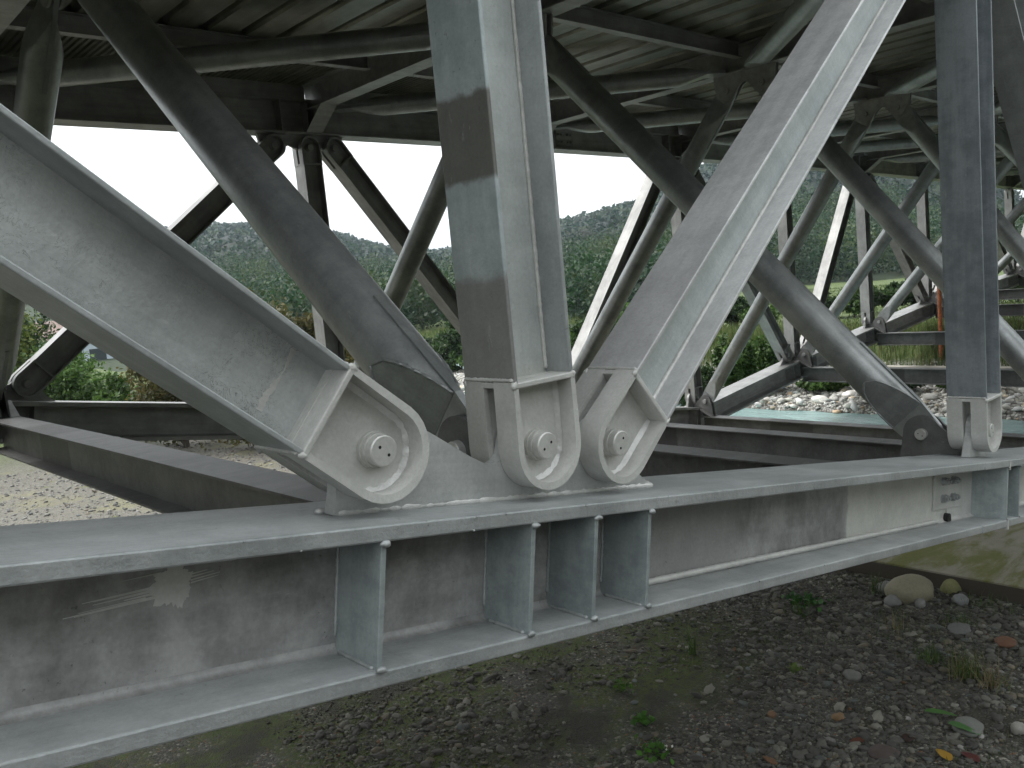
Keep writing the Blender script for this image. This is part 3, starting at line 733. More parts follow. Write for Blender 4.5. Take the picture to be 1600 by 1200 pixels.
tag(b.build('survey_post', M_CONC), 'short white post beside the green shrubs on the far bank', 'post')

# --- stones
def ico(sub):
    bm = bmesh.new(); bmesh.ops.create_icosphere(bm, subdivisions=sub, radius=1); V = np.array([v.co for v in bm.verts]); F = np.array([[v.index for v in f.verts] for f in bm.faces]); bm.free(); return V, F
I1, I2, I3 = ico(1), ico(2), ico(3)
def stone_mat(name, bright=1.0):
    g = NG(name); at = g.n('ShaderNodeAttribute'); at.attribute_name = 'col'; p = g.pos()
    n = g.noise(p, 40, 4); hs_ = g.n('ShaderNodeHueSaturation'); g.l(at.outputs['Color'], hs_.inputs['Color']); g.l(g.math('ADD', .72, g.math('MULTIPLY', n, .56)), hs_.inputs['Value'])
    g.l(hs_.outputs[0], g.b.inputs['Base Color']); g.b.inputs['Roughness'].default_value = .75; g.l(g.bump(g.noise(p, 90, 3), .25, .006), g.b.inputs['Normal']); return g.m
M_STONE = stone_mat('river_stone')
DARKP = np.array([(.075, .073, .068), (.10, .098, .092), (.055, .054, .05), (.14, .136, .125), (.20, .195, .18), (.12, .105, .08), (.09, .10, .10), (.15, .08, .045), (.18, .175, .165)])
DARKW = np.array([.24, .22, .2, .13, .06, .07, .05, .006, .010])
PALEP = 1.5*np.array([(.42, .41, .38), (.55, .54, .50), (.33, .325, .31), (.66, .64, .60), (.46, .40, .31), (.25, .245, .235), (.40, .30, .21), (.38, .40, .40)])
PALEW = np.array([.24, .2, .2, .08, .1, .1, .03, .05])
def scatter_stones(name, P, size, pal, wts, tmpl=I1, flat=(.35, .75), seed=1, label=None, cat=None, sink=.25, tint=(1, 1, 1)):
    tint = np.array(tint); r = np.random.default_rng(seed); n = len(P); TV, TF_ = tmpl; m = len(TV)
    sz = size[0]*(size[1]/size[0])**(r.random(n)**2.2)
    sc = np.stack([sz*r.uniform(.8, 1.35, n), sz*r.uniform(.65, 1.0, n), sz*r.uniform(*flat, n)], -1)
    jit = 1+.20*r.standard_normal((n, m, 1)).clip(-1.5, 1.5)
    V = TV[None]*jit*sc[:, None, :]; a = r.uniform(0, 6.283, n); tx = r.normal(0, .25, n); ca, sa = np.cos(a), np.sin(a)
    V[..., 2] += V[..., 0]*tx[:, None]
    Xr = V[..., 0]*ca[:, None]-V[..., 1]*sa[:, None]; Yr = V[..., 0]*sa[:, None]+V[..., 1]*ca[:, None]
    V = np.stack([Xr+P[:, 0, None], Yr+P[:, 1, None], V[..., 2]+P[:, 2, None]+(sc[:, 2]*(1-2*sink)*.5)[:, None]], -1).reshape(-1, 3)
    F = (TF_[None]+(np.arange(n)*m)[:, None, None]).reshape(-1, 3)
    ci = r.choice(len(pal), n, p=wts/wts.sum()); col = np.minimum(pal[ci]*r.uniform(.75, 1.3, (n, 1)), .82); col = np.repeat(col, m, 0)
    o = link(name, np_mesh(name, V, F, M_STONE, smooth=True, col=col*tint)); o['kind'] = 'stuff'
    if label: tag(o, label, cat)
    return o
def sample(n, x0, x1, y0, y1, r, keep=None):
    out = np.zeros((0, 2))
    while len(out) < n:
        q = np.stack([r.uniform(x0, x1, n*2), r.uniform(y0, y1, n*2)], -1)
        if keep is not None: q = q[keep(q[:, 0], q[:, 1])]
        out = np.concatenate([out, q])
    out = out[:n]; return np.column_stack([out, terrain(out[:, 0], out[:, 1])])
r = np.random.default_rng(3)
def nearkeep(x, y):
    moss = .3*vnoise(x, y, .8, 22, 3)+1.1*sstep(5.2, 4.0, x)*sstep(1.7, 2.5, y)
    return (x < 6.86) & (vnoise(x, y, .9, 31, 3)-.32*np.maximum(moss-.1, 0) > r.uniform(-.75, .45, len(x)))
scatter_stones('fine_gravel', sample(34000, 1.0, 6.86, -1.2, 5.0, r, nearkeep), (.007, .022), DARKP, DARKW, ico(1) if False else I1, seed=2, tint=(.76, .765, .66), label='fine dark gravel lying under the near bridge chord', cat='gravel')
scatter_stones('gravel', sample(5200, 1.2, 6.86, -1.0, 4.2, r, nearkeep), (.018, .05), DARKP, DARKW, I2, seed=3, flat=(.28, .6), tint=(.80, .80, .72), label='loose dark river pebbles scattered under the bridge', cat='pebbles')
scatter_stones('bank_gravel', sample(9000, -2.0, 11.5, 8.5, 20.5, r), (.015, .055), PALEP*.28, PALEW, I1, seed=4, label='pale stony gravel stretching behind the far truss', cat='gravel')
barkeep = lambda x, y: (terrain(x, y) > WATER-.03) & (x > 16.5)
scatter_stones('river_cobbles', sample(9500, 16.5, 20.7, 1.0, 27.0, r, barkeep), (.03, .13), PALEP, PALEW, I2 if False else I1, seed=5, tint=(.86, .86, .84), label='pale cobbles covering the gravel bar beyond the water', cat='cobbles')
# individual stones
def lone_stone(name, x, y, sx, sy, sz, col, seed, label, group=None, rz=0.0, sink=.3, cat='stone'):
    r = np.random.default_rng(seed); V, F = I3; V = V.copy()
    off = Vector((seed*3.7, 1.3, 0))
    k = np.array([1+.22*mnoise.noise(Vector(v)*1.1+off)+.07*mnoise.noise(Vector(v)*3.1+off) for v in V])
    V = V*k[:, None]*np.array([sx, sy, sz]); V[:, 2] += sz*(1-2*sink)
    me = np_mesh(name, V, F, M_STONE, True, col=np.tile(np.array(col), (len(V), 1)))
    o = link(name, me); o.location = (x, y, float(terrain(x, y))); o.rotation_euler = (0, 0, rz); tag(o, label, cat, group); return o
def GP(px, py, z):
    """point of the plane at height z seen at this place of the photograph (layout measured once; the stones then stand in the scene)"""
    d = fw*1.0+r2*((px-800)/1332.08)-u2*((py-600)/1332.08); s = (z-CAM.z)/d.z; q = CAM+d*s; return q.x, q.y
for i, (px, py, w, hgt, col, lab) in enumerate([
    (1422, 935, .25, .17, (.24, .22, .155), 'large rounded tan boulder beside the concrete footing'),
    (1384, 922, .10, .06, (.22, .22, .21), 'pale grey stone at the left foot of the tan boulder'),
    (1395, 945, .11, .07, (.17, .17, .165), 'grey stone in front of the tan boulder'),
    (1438, 948, .07, .05, (.22, .22, .21), 'small grey stone in front of the right end of the boulder'),
    (1487, 925, .12, .08, (.20, .20, .09), 'mossy green stone against the edge of the footing slab'),
    (1500, 944, .10, .06, (.19, .195, .195), 'flat blue grey stone right of the boulder pile'),
    (1332, 1062, .09, .045, (.14, .14, .125), 'pale mottled stone in the middle of the dark gravel'),
    (1512, 1140, .13, .035, (.13, .135, .12), 'broad flat greenish stone behind the broad leaves'),
    (1592, 1146, .06, .05, (.22, .21, .19), 'whitish stone at the right edge of the gravel'),
    (1572, 1007, .11, .035, (.125, .06, .032), 'rust orange flat stone at the right of the gravel'),
    (1380, 1180, .11, .03, (.06, .045, .04), 'dark brown flat stone near the bottom of the gravel'),
    (1310, 1124, .055, .03, (.19, .12, .06), 'small ochre stone in the lower middle of the gravel'),
    (1206, 1119, .045, .025, (.15, .085, .045), 'small rusty stone left of the ochre stone'),
    (1500, 985, .13, .03, (.13, .13, .126), 'long flat grey stone below the boulder pile')]):
    x, y = GP(px, py, -2.78); lone_stone('boulder' if i == 0 else 'stone', x, y, w, w*.75, hgt, col, 40+i, lab, rz=random.uniform(-.6, .6), cat='boulder' if i == 0 else 'stone')
for i in range(46):
    px = random.uniform(980, 1600); py = random.uniform(1000, 1195)
    x, y = GP(px, py, -2.78); s = random.uniform(.018, .034); c = DARKP[random.randrange(2, 7)]*random.uniform(.9, 1.45)
    lone_stone('pebble', x, y, s, s*.75, s*.45, tuple(c), 100+i, 'small grey river pebble lying on the dark gravel under the chord', 'larger pebbles on the dark gravel', random.uniform(0, 6), .35, 'pebble')
cnt = 0
while cnt < 60:
    x, y = random.uniform(16.8, 20.6), random.uniform(2.5, 21)
    if float(terrain(x, y)) < WATER+.08: continue
    s = random.uniform(.11, .22); c = PALEP[random.choice((0, 1, 2, 3, 4, 4, 6))]*random.uniform(.85, 1.15)
    lone_stone('cobble', x, y, s, s*.75, s*.5, tuple(c), 200+cnt, 'pale rounded cobble on the gravel bar beyond the water', 'large cobbles on the gravel bar', random.uniform(0, 6), .3, 'cobble'); cnt += 1

# ------------------------------------------------------------------ vegetation
def leaf_mat(name, trans=.35):
    g = NG(name); at = g.n('ShaderNodeAttribute'); at.attribute_name = 'col'
    g.l(at.outputs['Color'], g.b.inputs['Base Color']); g.b.inputs['Roughness'].default_value = .55
    t = g.n('ShaderNodeBsdfTranslucent'); g.l(at.outputs['Color'], t.inputs[0]); mx = g.n('ShaderNodeMixShader'); mx.inputs[0].default_value = trans
    g.l(g.b.outputs[0], mx.inputs[1]); g.l(t.outputs[0], mx.inputs[2]); g.l(mx.outputs[0], g.out.inputs[0]); return g.m
M_LEAF = leaf_mat('foliage')
g = NG('tree_bark'); p = g.obj(); g.l(g.mix(g.noise(g.scale(p, (6, 6, 1)), 4, 5), (.06, .05, .04), (.15, .13, .105)), g.b.inputs['Base Color']); g.b.inputs['Roughness'].default_value = .9; M_BARK = g.m
def leaves(P, N, size, col, r, aspect=.5, name='foliage', droop=.0):
    """diamond leaves (two folded triangles each) at P"""
    n = len(P); d = r.standard_normal((n, 3)); d[:, 2] -= droop; d += N*.8; d /= np.linalg.norm(d, axis=1, keepdims=True)
    s = np.cross(d, r.standard_normal((n, 3))); s /= np.linalg.norm(s, axis=1, keepdims=True)+1e-9; u = np.cross(d, s)
    L_ = size*r.uniform(.65, 1.35, (n, 1))
    V = np.stack([P-d*L_*.5, P+s*L_*aspect*.5+u*L_*.08, P+d*L_*.5, P-s*L_*aspect*.5+u*L_*.08], 1).reshape(-1, 3)
    b = (np.arange(n)*4)[:, None]; F = np.concatenate([b+[0, 1, 2], b+[0, 2, 3]], 0)
    return V, F, np.repeat(col, 4, 0)
def clumps(r, n, c, rad, shell=.5):
    """leaf positions grouped in clumps through an uneven crown"""
    k = max(6, n//90); cc = r.standard_normal((k, 3)); cc /= np.linalg.norm(cc, axis=1, keepdims=True)
    cc *= (r.random((k, 1))**.5)*.86+.05; cr = r.uniform(.16, .36, k)
    ci = r.integers(0, k, n); q = r.standard_normal((n, 3)); q /= np.linalg.norm(q, axis=1, keepdims=True); q *= (r.random((n, 1))**.45)
    U = cc[ci]+q*cr[ci][:, None]; tone = r.uniform(.7, 1.25, k)[ci]
    return U*np.array(rad)+np.array(c), q, tone
def limb_mesh(mb, a, b, r0, r1, seg=7):
    a, b = Vector(a), Vector(b); d = (b-a).normalized(); u = d.orthogonal().normalized(); w = d.cross(u); V = []; F = []
    mid = (a+b)/2+u*(b-a).length*.05
    for q, rr in ((a, r0), (mid, (r0+r1)/2), (b, r1)):
        for i in range(seg): t = 6.2832*i/seg; V.append(q+u*rr*math.cos(t)+w*rr*math.sin(t))
    for j in range(2):
        for i in range(seg): F.append((j*seg+i, j*seg+(i+1) % seg, (j+1)*seg+(i+1) % seg, (j+1)*seg+i))
    mb.add(V, F)
def tree(name, x, y, h, rad, cols, n, leaf, seed, label, cat='tree', group=None, base=.35, aspect=.5):
    r = np.random.default_rng(seed); z = float(terrain(x, y))
    o = bpy.data.objects.new(name, None); COL.objects.link(o); o.location = (x, y, z); tag(o, label, cat, group)
    cz = h*(base+1)/2; rz = h*(1-base)/2
    mb = MB(); tr = max(.03, h*.018); limb_mesh(mb, (0, 0, -.2), (0, 0, cz*.75), tr*1.5, tr)
    for i in range(7):
        a = i*2.4+seed; q = (rad*.6*math.cos(a), rad*.6*math.sin(a), cz+rz*random.uniform(-.5, .5)); limb_mesh(mb, (0, 0, h*base*.5+i*h*.05), q, tr*.7, tr*.2, 5)
    limb_mesh(mb, (0, 0, cz*.74), (rad*.1, 0, h*.9), tr, tr*.2, 6)
    mb.build('trunk', M_BARK, o, smooth=True)
    P, N, tone = clumps(r, n, (0, 0, cz), (rad, rad, rz))
    c = np.array(cols)[r.integers(0, len(cols), n)]*tone[:, None]*r.uniform(.75, 1.25, (n, 1))
    V, F, cc = leaves(P, N, leaf, c, r, aspect)
    link('crown', np_mesh('crown', V, F, M_LEAF, False, col=cc), o); return o
GREEN = [(.045, .10, .018), (.07, .14, .025), (.09, .16, .035)]
DKGREEN = [(.028, .06, .016), (.04, .08, .02), (.05, .095, .028)]
OLIVE = [(.11, .10, .03), (.09, .09, .03), (.13, .11, .04), (.07, .085, .025)]
YELG = [(.12, .16, .03), (.16, .19, .04), (.09, .14, .03)]
# far bank shrubs and field trees: (place of the foot, height of the foot, place of the top)
def grow(name, px, py, dz, ptop, wpx, cols, n, leaf, seed, label, cat, bs):
    x, y = GP(px, py, dz); d = (Vector((x, y, dz))-CAM).dot(fw); h = (py-ptop)/1332.08*d; tree(name, x, y, h, wpx/1332.08*d/2, cols, n, leaf, seed, label, cat, base=bs)
for i, (px, py, pt, w, cols, n, lab, cat, bs) in enumerate([
    (105, 692, 545, 150, GREEN, 9000, 'leafy bright green shrub at the left behind the far truss', 'shrub', .03),
    (15, 694, 470, 150, YELG, 9000, 'yellow green bush at the left edge behind the far truss', 'bush', .03),
    (60, 680, 490, 130, DKGREEN, 7000, 'dark leafy bush between the yellow bush and the bright shrub', 'bush', .03),
    (185, 692, 585, 110, GREEN, 5000, 'low green shrub beside the brown thicket', 'shrub', .02),
    (290, 690, 500, 190, OLIVE, 9000, 'olive brown thicket behind the left near diagonal', 'thicket', .0),
    (400, 688, 436, 170, OLIVE, 10000, 'taller olive brown thicket beside the thick pipe brace', 'thicket', .0),
    (470, 686, 462, 130, OLIVE, 9000, 'olive thicket just left of the thick pipe brace', 'thicket', .0),
    (540, 684, 520, 120, OLIVE, 7000, 'low olive thicket behind the pinned end of the left near diagonal', 'thicket', .0),
    (372, 660, 420, 60, GREEN, 1500, 'slender pale tree with sparse tufts above the olive thicket', 'tree', .72),
    (576, 655, 438, 70, OLIVE+YELG, 3000, 'yellowing tree behind the thick pipe brace', 'tree', .3)]):
    grow(cat, px, py, -2.6 if i < 8 else -2.3, pt, w, cols, n, .13, 300+i, lab, cat, bs)
for i, (px, py, dz, pt, w, cols, n, lab) in enumerate([
    (1010, 596, -2.3, 520, 90, DKGREEN, 5000, 'dark green shrub left of the survey post on the far bank'),
    (1085, 598, -2.3, 505, 80, DKGREEN, 5000, 'dark green shrub behind the survey post'),
    (1150, 594, -2.3, 495, 70, GREEN, 5000, 'bright shrub between the far pipe braces'),
    (1205, 592, -2.3, 500, 70, GREEN, 4500, 'rounded shrub left of the middle far node'),
    (960, 596, -2.3, 515, 90, GREEN, 5000, 'tall green shrub behind the right near diagonal'),
    (908, 596, -2.3, 522, 70, YELG, 4000, 'yellow green shrub in the gap right of the upright strut'),
    (1290, 578, -2.1, 546, 80, GREEN, 3500, 'low wide bush on the edge of the green field'),
    (1400, 580, -2.1, 545, 90, DKGREEN, 3500, 'low dark bush left of the orange post'),
    (1510, 578, -2.1, 540, 80, GREEN, 3500, 'low bush right of the orange post')]):
    grow('shrub', px, py, dz, pt, w, cols, n, .13, 340+i, lab, 'shrub', 0)
for i, (px, py, dz, pt, w, cols, lab) in enumerate([
    (1235, 500, -1.8, 462, 60, GREEN, 'green round tree at the left end of the field'),
    (1290, 497, -1.8, 455, 60, DKGREEN, 'dark round tree at the left of the field'),
    (1335, 494, -1.8, 448, 55, GREEN, 'green round tree behind the field'),
    (1385, 488, -1.8, 440, 60, DKGREEN, 'dark tree in the middle of the field edge'),
    (1432, 484, -1.8, 432, 70, DKGREEN, 'dark spreading tree at the right of the field'),
    (1490, 478, -1.8, 436, 60, GREEN, 'green tree behind the slate upright strut'),
    (1545, 474, -1.8, 440, 60, DKGREEN, 'dark tree right of the slate upright strut'),
    (1592, 470, -1.8, 436, 60, GREEN, 'green tree at the right edge of the field'),
    (1188, 508, -1.8, 478, 60, GREEN, 'small green tree behind the far bank shrubs'),
    (600, 566, -2.0, 488, 90, DKGREEN, 'dark tree at the left end of the far shore'),
    (670, 562, -2.0, 478, 70, DKGREEN, 'dark tree behind the light shrub on the far shore'),
    (720, 560, -2.0, 480, 80, DKGREEN, 'dark tree on the far shore left of the upright strut'),
    (880, 548, -2.0, 486, 70, GREEN, 'green tree in the gap right of the upright strut'),
    (930, 545, -2.0, 478, 70, DKGREEN, 'dark tree left of the right near diagonal'),
    (985, 540, -2.0, 474, 70, GREEN, 'green tree behind the right near diagonal'),
    (1050, 530, -2.0, 466, 70, DKGREEN, 'dark tree hidden by the right near diagonal'),
    (1110, 522, -2.0, 468, 70, GREEN, 'green tree right of the right near diagonal'),
    (1150, 516, -2.0, 470, 60, DKGREEN, 'dark tree left of the small green tree'),
    (690, 562, -2.0, 520, 60, GREEN, 'light green shrub at the far water edge'),
    (640, 560, -2.0, 500, 80, DKGREEN, 'dark shrub mass on the far shore'),
    (740, 560, -2.0, 505, 70, GREEN, 'green shrub on the far shore behind the upright strut')]):
    grow('tree', px, py, dz, pt, w, cols, 4500, .17, 380+i, lab, 'tree', .1)
# tall grass on the far bank
def blades(name, P, hgt, width, cols, seed, label=None, cat=None, kind='stuff', lean=.35, seg=2):
    r = np.random.default_rng(seed); n = len(P); h = hgt[0]+(hgt[1]-hgt[0])*r.random(n)**1.5; a = r.uniform(0, 6.283, n); ln = r.uniform(.1, 1, n)*lean*h
    dx, dy = np.cos(a)*ln, np.sin(a)*ln; b = r.uniform(0, 6.283, n); wx, wy = np.cos(b)*width/2, np.sin(b)*width/2; rows = []
    for t in (0, .45, .8, 1.0):
        k = t**1.8; c = np.stack([P[:, 0]+dx*k, P[:, 1]+dy*k, P[:, 2]+h*(t-.12*k)], -1); w = (1-t**1.5)*np.stack([wx, wy, 0*wx], -1)
        rows += [c-w, c+w] if t < 1 else [c]
    V = np.stack(rows, 1).reshape(-1, 3); base = (np.arange(n)*7)[:, None]
    F = np.concatenate([base+[0, 1, 3], base+[0, 3, 2], base+[2, 3, 5], base+[2, 5, 4], base+[4, 5, 6]], 0)
    col = np.array(cols)[r.integers(0, len(cols), n)]*r.uniform(.7, 1.3, (n, 1)); o = link(name, np_mesh(name, V, F, M_LEAF, False, col=np.repeat(col, 7, 0)))
    if kind: o['kind'] = kind
    if label: tag(o, label, cat)
    return o
GRC = [(.09, .14, .03), (.12, .17, .045), (.06, .10, .025), (.17, .17, .07)]
blades('tall_grass', sample(24000, 21.4, 25.5, 2.5, 20, r), (.18, .62), .020, GRC, 11, 'tall green grass growing along the far bank', 'grass')
blades('field_grass', sample(30000, 24, 62, 2, 34, r, lambda x, y: y < .62*x+4), (.05, .18), .05, [(.095, .14, .04), (.12, .155, .05), (.075, .11, .03)], 12, 'short green grass covering the field', 'grass')
blades('shore_grass', sample(9000, 14, 40, 34.5, 42, r), (.15, .5), .05, GRC, 13, 'rough grass along the far shore of the river', 'grass')
def underkeep(x, y): return (vnoise(x, y, .7, 51, 3) > .12+r.uniform(-.1, .25, len(x))) & (x < 6.8)
blades('sparse_weeds', sample(900, 2.2, 6.8, -.6, 3.8, r, underkeep), (.02, .10), .007, [(.05, .10, .02), (.09, .13, .03), (.14, .13, .06)], 14, 'sparse tiny weeds sprouting through the dark gravel', 'weeds')
def tuft(px, py, n, hgt, cols, seed, label, rad=.09, w=.006, lean=.6):
    x, y = GP(px, py, -2.78); rr = np.random.default_rng(seed); q = rr.normal(0, rad*.5, (n, 2)); P = np.column_stack([q, np.zeros(n)])
    o = blades('grass_tuft', P, hgt, w, cols, seed, kind=None, lean=lean); o.location = (x, y, float(terrain(x, y))); tag(o, label, 'grass tuft', None); return o
TG = [(.07, .13, .025), (.10, .15, .04), (.05, .09, .02)]; DRY = [(.26, .21, .11), (.20, .16, .08), (.10, .14, .04)]
tuft(1508, 1060, 150, (.12, .36), TG+DRY, 61, 'large half dry grass tuft at the right of the gravel', .12)
tuft(1552, 1075, 70, (.10, .32), DRY, 62, 'dry straw coloured grass right of the large tuft', .12, lean=.9)
tuft(1452, 1035, 90, (.08, .20), TG, 63, 'small green tuft left of the large dry tuft', .12)
tuft(1082, 1022, 36, (.14, .36), TG, 64, 'thin upright grass tuft just below the near chord', .04, lean=.3)
tuft(1252, 960, 80, (.06, .2), TG, 65, 'green weed tuft in the shade under the chord', .12)
tuft(1500, 975, 60, (.06, .18), TG, 66, 'short green tuft below the boulder pile', .14)
tuft(1400, 985, 30, (.12, .30), DRY, 67, 'thin dry stalks below the tan boulder', .12, lean=.4)
tuft(1540, 950, 70, (.06, .2), TG, 68, 'weedy tuft at the foot of the footing slab', .25)
tuft(1370, 925, 60, (.10, .30), TG, 69, 'dark weeds left of the tan boulder', .12)
def herb(px, py, n, size, spread, cols, seed, label, hz=.08, aspect=.8):
    x, y = GP(px, py, -2.78); rr = np.random.default_rng(seed); o = bpy.data.objects.new('leafy_plant', None); COL.objects.link(o); o.location = (x, y, float(terrain(x, y)))
    tag(o, label, 'plant'); q = rr.normal(0, spread*.5, (n, 3)); q[:, 2] = rr.uniform(.02, hz, n); N = np.tile([0, 0, .0], (n, 1))
    c = np.array(cols)[rr.integers(0, len(cols), n)]*rr.uniform(.8, 1.2, (n, 1)); V, F, cc = leaves(q, N, size, c, rr, aspect); link('foliage', np_mesh('foliage', V, F, M_LEAF, False, col=cc), o)
    mb = MB()
    for i in range(min(n, 14)): limb_mesh(mb, (0, 0, -.01), q[i], .003, .0015, 4)
    mb.build('stem', M_LEAF2, o); return o
g = NG('green_stem'); g.b.inputs['Base Color'].default_value = (.08, .13, .03, 1); M_LEAF2 = g.m
herb(1006, 1132, 40, .05, .10, [(.06, .17, .02), (.08, .2, .03)], 71, 'small bright green clover patch in the lower gravel')
herb(1022, 1178, 50, .045, .14, [(.06, .16, .02), (.08, .2, .03)], 72, 'trailing green weed at the bottom of the gravel')
herb(972, 1080, 20, .04, .08, [(.07, .15, .02)], 73, 'tiny green sprout beside the mossy ground')
herb(1262, 945, 60, .06, .18, [(.03, .10, .02), (.05, .14, .03)], 74, 'low fern like weed in the shade of the chord')
herb(1240, 1052, 16, .05, .08, [(.10, .15, .03)], 75, 'pale sprout in the middle of the gravel')
herb(1390, 872, 60, .07, .3, [(.03, .07, .02), (.04, .09, .02)], 76, 'dark leafy weeds hanging below the chord by the boulder', .35)
herb(1046, 1172, 8, .025, .06, [(.75, .75, .70)], 77, 'tiny white flowers at the bottom of the gravel')
def big_leaf(name, px, py, ln, wd, col, rz, tilt, label, zoff=.06):
    x, y = GP(px, py, -2.72); n = 7; V = []; F = []
    for i in range(n+1):
        t = i/n; w = wd*math.sin(math.pi*min(1, t*.92+.06))**.8*(.5+.5*(1-t))*(1+.12*math.sin(9*t)); zz = .05*math.sin(t*2.6)*ln*4*.2
        V += [(t*ln, -w, zz+w*.25), (t*ln, 0, zz), (t*ln, w, zz+w*.25)]
        if i: b = 3*i; F += [(b-3, b-2, b+1, b), (b-2, b-1, b+2, b+1)]
    V += [(p_[0], p_[1], p_[2]-.0015) for p_ in V]; m = len(V)//2; F += [tuple(q+m for q in f)[::-1] for f in F]
    me = np_mesh(name, np.array(V), np.array(F), M_LEAF, True, col=np.tile(np.array(col), (len(V), 1)))
    o = link(name, me); o.location = (x, y, float(terrain(x, y))+zoff); o.rotation_euler = (0, tilt, rz); tag(o, label, 'leaf'); return o
big_leaf('green_leaf', 1445, 1110, .22, .045, (.075, .18, .04), -1.0, .15, 'broad green leaf pointing up left at the lower right', .05)
big_leaf('green_leaf', 1482, 1130, .21, .05, (.07, .17, .05), -1.45, .2, 'broad green leaf right of the yellow leaf', .06)
big_leaf('yellow_leaf', 1485, 1185, .17, .05, (.42, .25, .03), .9, .1, 'fallen yellow leaf at the lower right of the gravel', .03)
big_leaf('dead_leaf', 1418, 1150, .14, .05, (.05, .03, .025), .3, 0, 'dark curled dead leaf left of the green leaves', .01)
big_leaf('dead_leaf', 1530, 1182, .14, .05, (.10, .03, .025), 1.3, 0, 'dark red dead leaf near the bottom right corner', .01)
big_leaf('dead_leaf', 1350, 1150, .10, .04, (.13, .05, .03), 2.3, 0, 'small reddish dead leaf in the lower gravel', .01)

# ------------------------------------------------------------------ far hills with forest
AZ = np.array([-40, 8, 13, 16.4, 17.2, 19.5, 23, 26.4, 30, 33.3, 35.8, 38.3, 40.9, 43.2, 47, 51.6, 55.4, 57, 58.7, 60.2, 63.3, 67.1, 72, 80, 95, 130])
ELV = np.array([2, 2, 1.0, .95, 2.4, 4.9, 6.3, 6.9, 6.7, 6.0, 4.9, 3.85, 3.4, 3.1, 2.2, 1.75, 2.35, 2.9, 3.65, 3.55, 4.5, 4.55, 4.2, 4.2, 3.5, 3])
DST = np.array([360, 340, 330, 330, 320, 300, 290, 285, 290, 300, 310, 330, 345, 360, 400, 430, 440, 440, 440, 440, 430, 420, 410, 400, 400, 400.])
def hill_z(az, rr):
    el = np.interp(az, AZ, ELV); d = np.interp(az, AZ, DST); top = d*np.tan(np.radians(el))+.67-4.0
    foot = d*np.interp(az, [33, 36.5], [.27, .13])
    t = sstep(0, 1, (rr-foot)/(d-foot)); t2 = np.clip((rr-foot)/(d-foot), 0, 1)
    x = rr*np.cos(np.radians(az)); y = rr*np.sin(np.radians(az))
    n = vnoise(x, y, .012, 71, 4)
    return -2.2+(top+2.2)*(.35*t+.65*t2**1.15)*(1+.25*n*(1-t2))-np.maximum(rr-d, 0)*.22
azs = np.linspace(-40, 130, 260); rs = np.linspace(48, 640, 130); A_, R_g = np.meshgrid(azs, rs)
HX, HY, HZ = R_g*np.cos(np.radians(A_)), R_g*np.sin(np.radians(A_)), hill_z(A_, R_g)
idx = np.arange(A_.size).reshape(A_.shape); Fh = np.stack([idx[:-1, :-1], idx[:-1, 1:], idx[1:, 1:], idx[1:, :-1]], -1).reshape(-1, 4)
g = NG('hill_soil'); p = g.pos(); g.l(g.mix(g.noise(p, .05, 5), (.015, .03, .012), (.035, .05, .02)), g.b.inputs['Base Color']); g.b.inputs['Roughness'].default_value = .95
hl = link('hills', np_mesh('hills', np.stack([HX, HY, HZ], -1).reshape(-1, 3), Fh, g.m)); hl['kind'] = 'structure'
def forest(name, n, az0, az1, seed, label, rmin=.38):
    r = np.random.default_rng(seed); az = r.uniform(az0, az1, n); d = np.interp(az, AZ, DST); rm = np.interp(az, [33, 36.5], [.27, .36]); rr = d*(rm+(1.06-rm)*r.random(n)**.75)
    x, y = rr*np.cos(np.radians(az)), rr*np.sin(np.radians(az)); z = np.maximum(hill_z(az, rr), -2.0); s = r.uniform(2.6, 6.2, n)*(rr/330)**.5
    keep_ = rr > 150; x, y, z, s, rr = x[keep_], y[keep_], z[keep_], s[keep_], rr[keep_]; n = len(x)
    TV, TF_ = I2; m = len(TV)
    base = np.array([(.012, .041, .021), (.009, .033, .021), (.017, .045, .019), (.026, .050, .018), (.007, .028, .019)])[r.integers(0, 5, n)]*r.uniform(.75, 1.25, (n, 1))
    C = np.stack([x, y, z+s*.7], -1)
    V0 = TV[None]*(s[:, None, None]*(.68+.16*r.standard_normal((n, m, 1)).clip(-1.2, 1.2)))*np.array([1, 1, .9])+C[:, None]
    F0 = (TF_[None]+(np.arange(n)*m)[:, None, None]).reshape(-1, 3); c0 = np.repeat(base*.5, m, 0)
    K = 110; u = r.standard_normal((n, K, 3)); u /= np.linalg.norm(u, axis=2, keepdims=True); u[..., 2] = np.abs(u[..., 2])*1.1-.3
    P = (u*(s[:, None, None]*(.78+.36*r.random((n, K, 1))))+C[:, None]).reshape(-1, 3); q = len(P)
    col = (base[:, None, :]*(.78+.5*r.random((n, K, 1)))).reshape(-1, 3); N = u.reshape(-1, 3)+.7*r.standard_normal((q, 3)); N /= np.linalg.norm(N, axis=1, keepdims=True)
    t1 = np.cross(N, r.standard_normal((q, 3))); t1 /= np.linalg.norm(t1, axis=1, keepdims=True)+1e-9; t2 = np.cross(N, t1)
    L_ = (np.repeat(np.minimum(s*.16, rr*.0034), K)*r.uniform(.55, 1.3, q))[:, None]
    V1 = np.stack([P-t1*L_, P+t2*L_*.7, P+t1*L_, P-t2*L_*.7], 1).reshape(-1, 3); b = (np.arange(q)*4)[:, None]+len(V0.reshape(-1, 3))
    F1 = np.concatenate([b+[0, 1, 2], b+[0, 2, 3]], 0)
    o = link(name, np_mesh(name, np.concatenate([V0.reshape(-1, 3), V1]), np.concatenate([F0, F1]), M_LEAF, False, col=np.concatenate([c0, np.repeat(col, 4, 0)]))); tag(o, label, 'forest', kind='stuff')
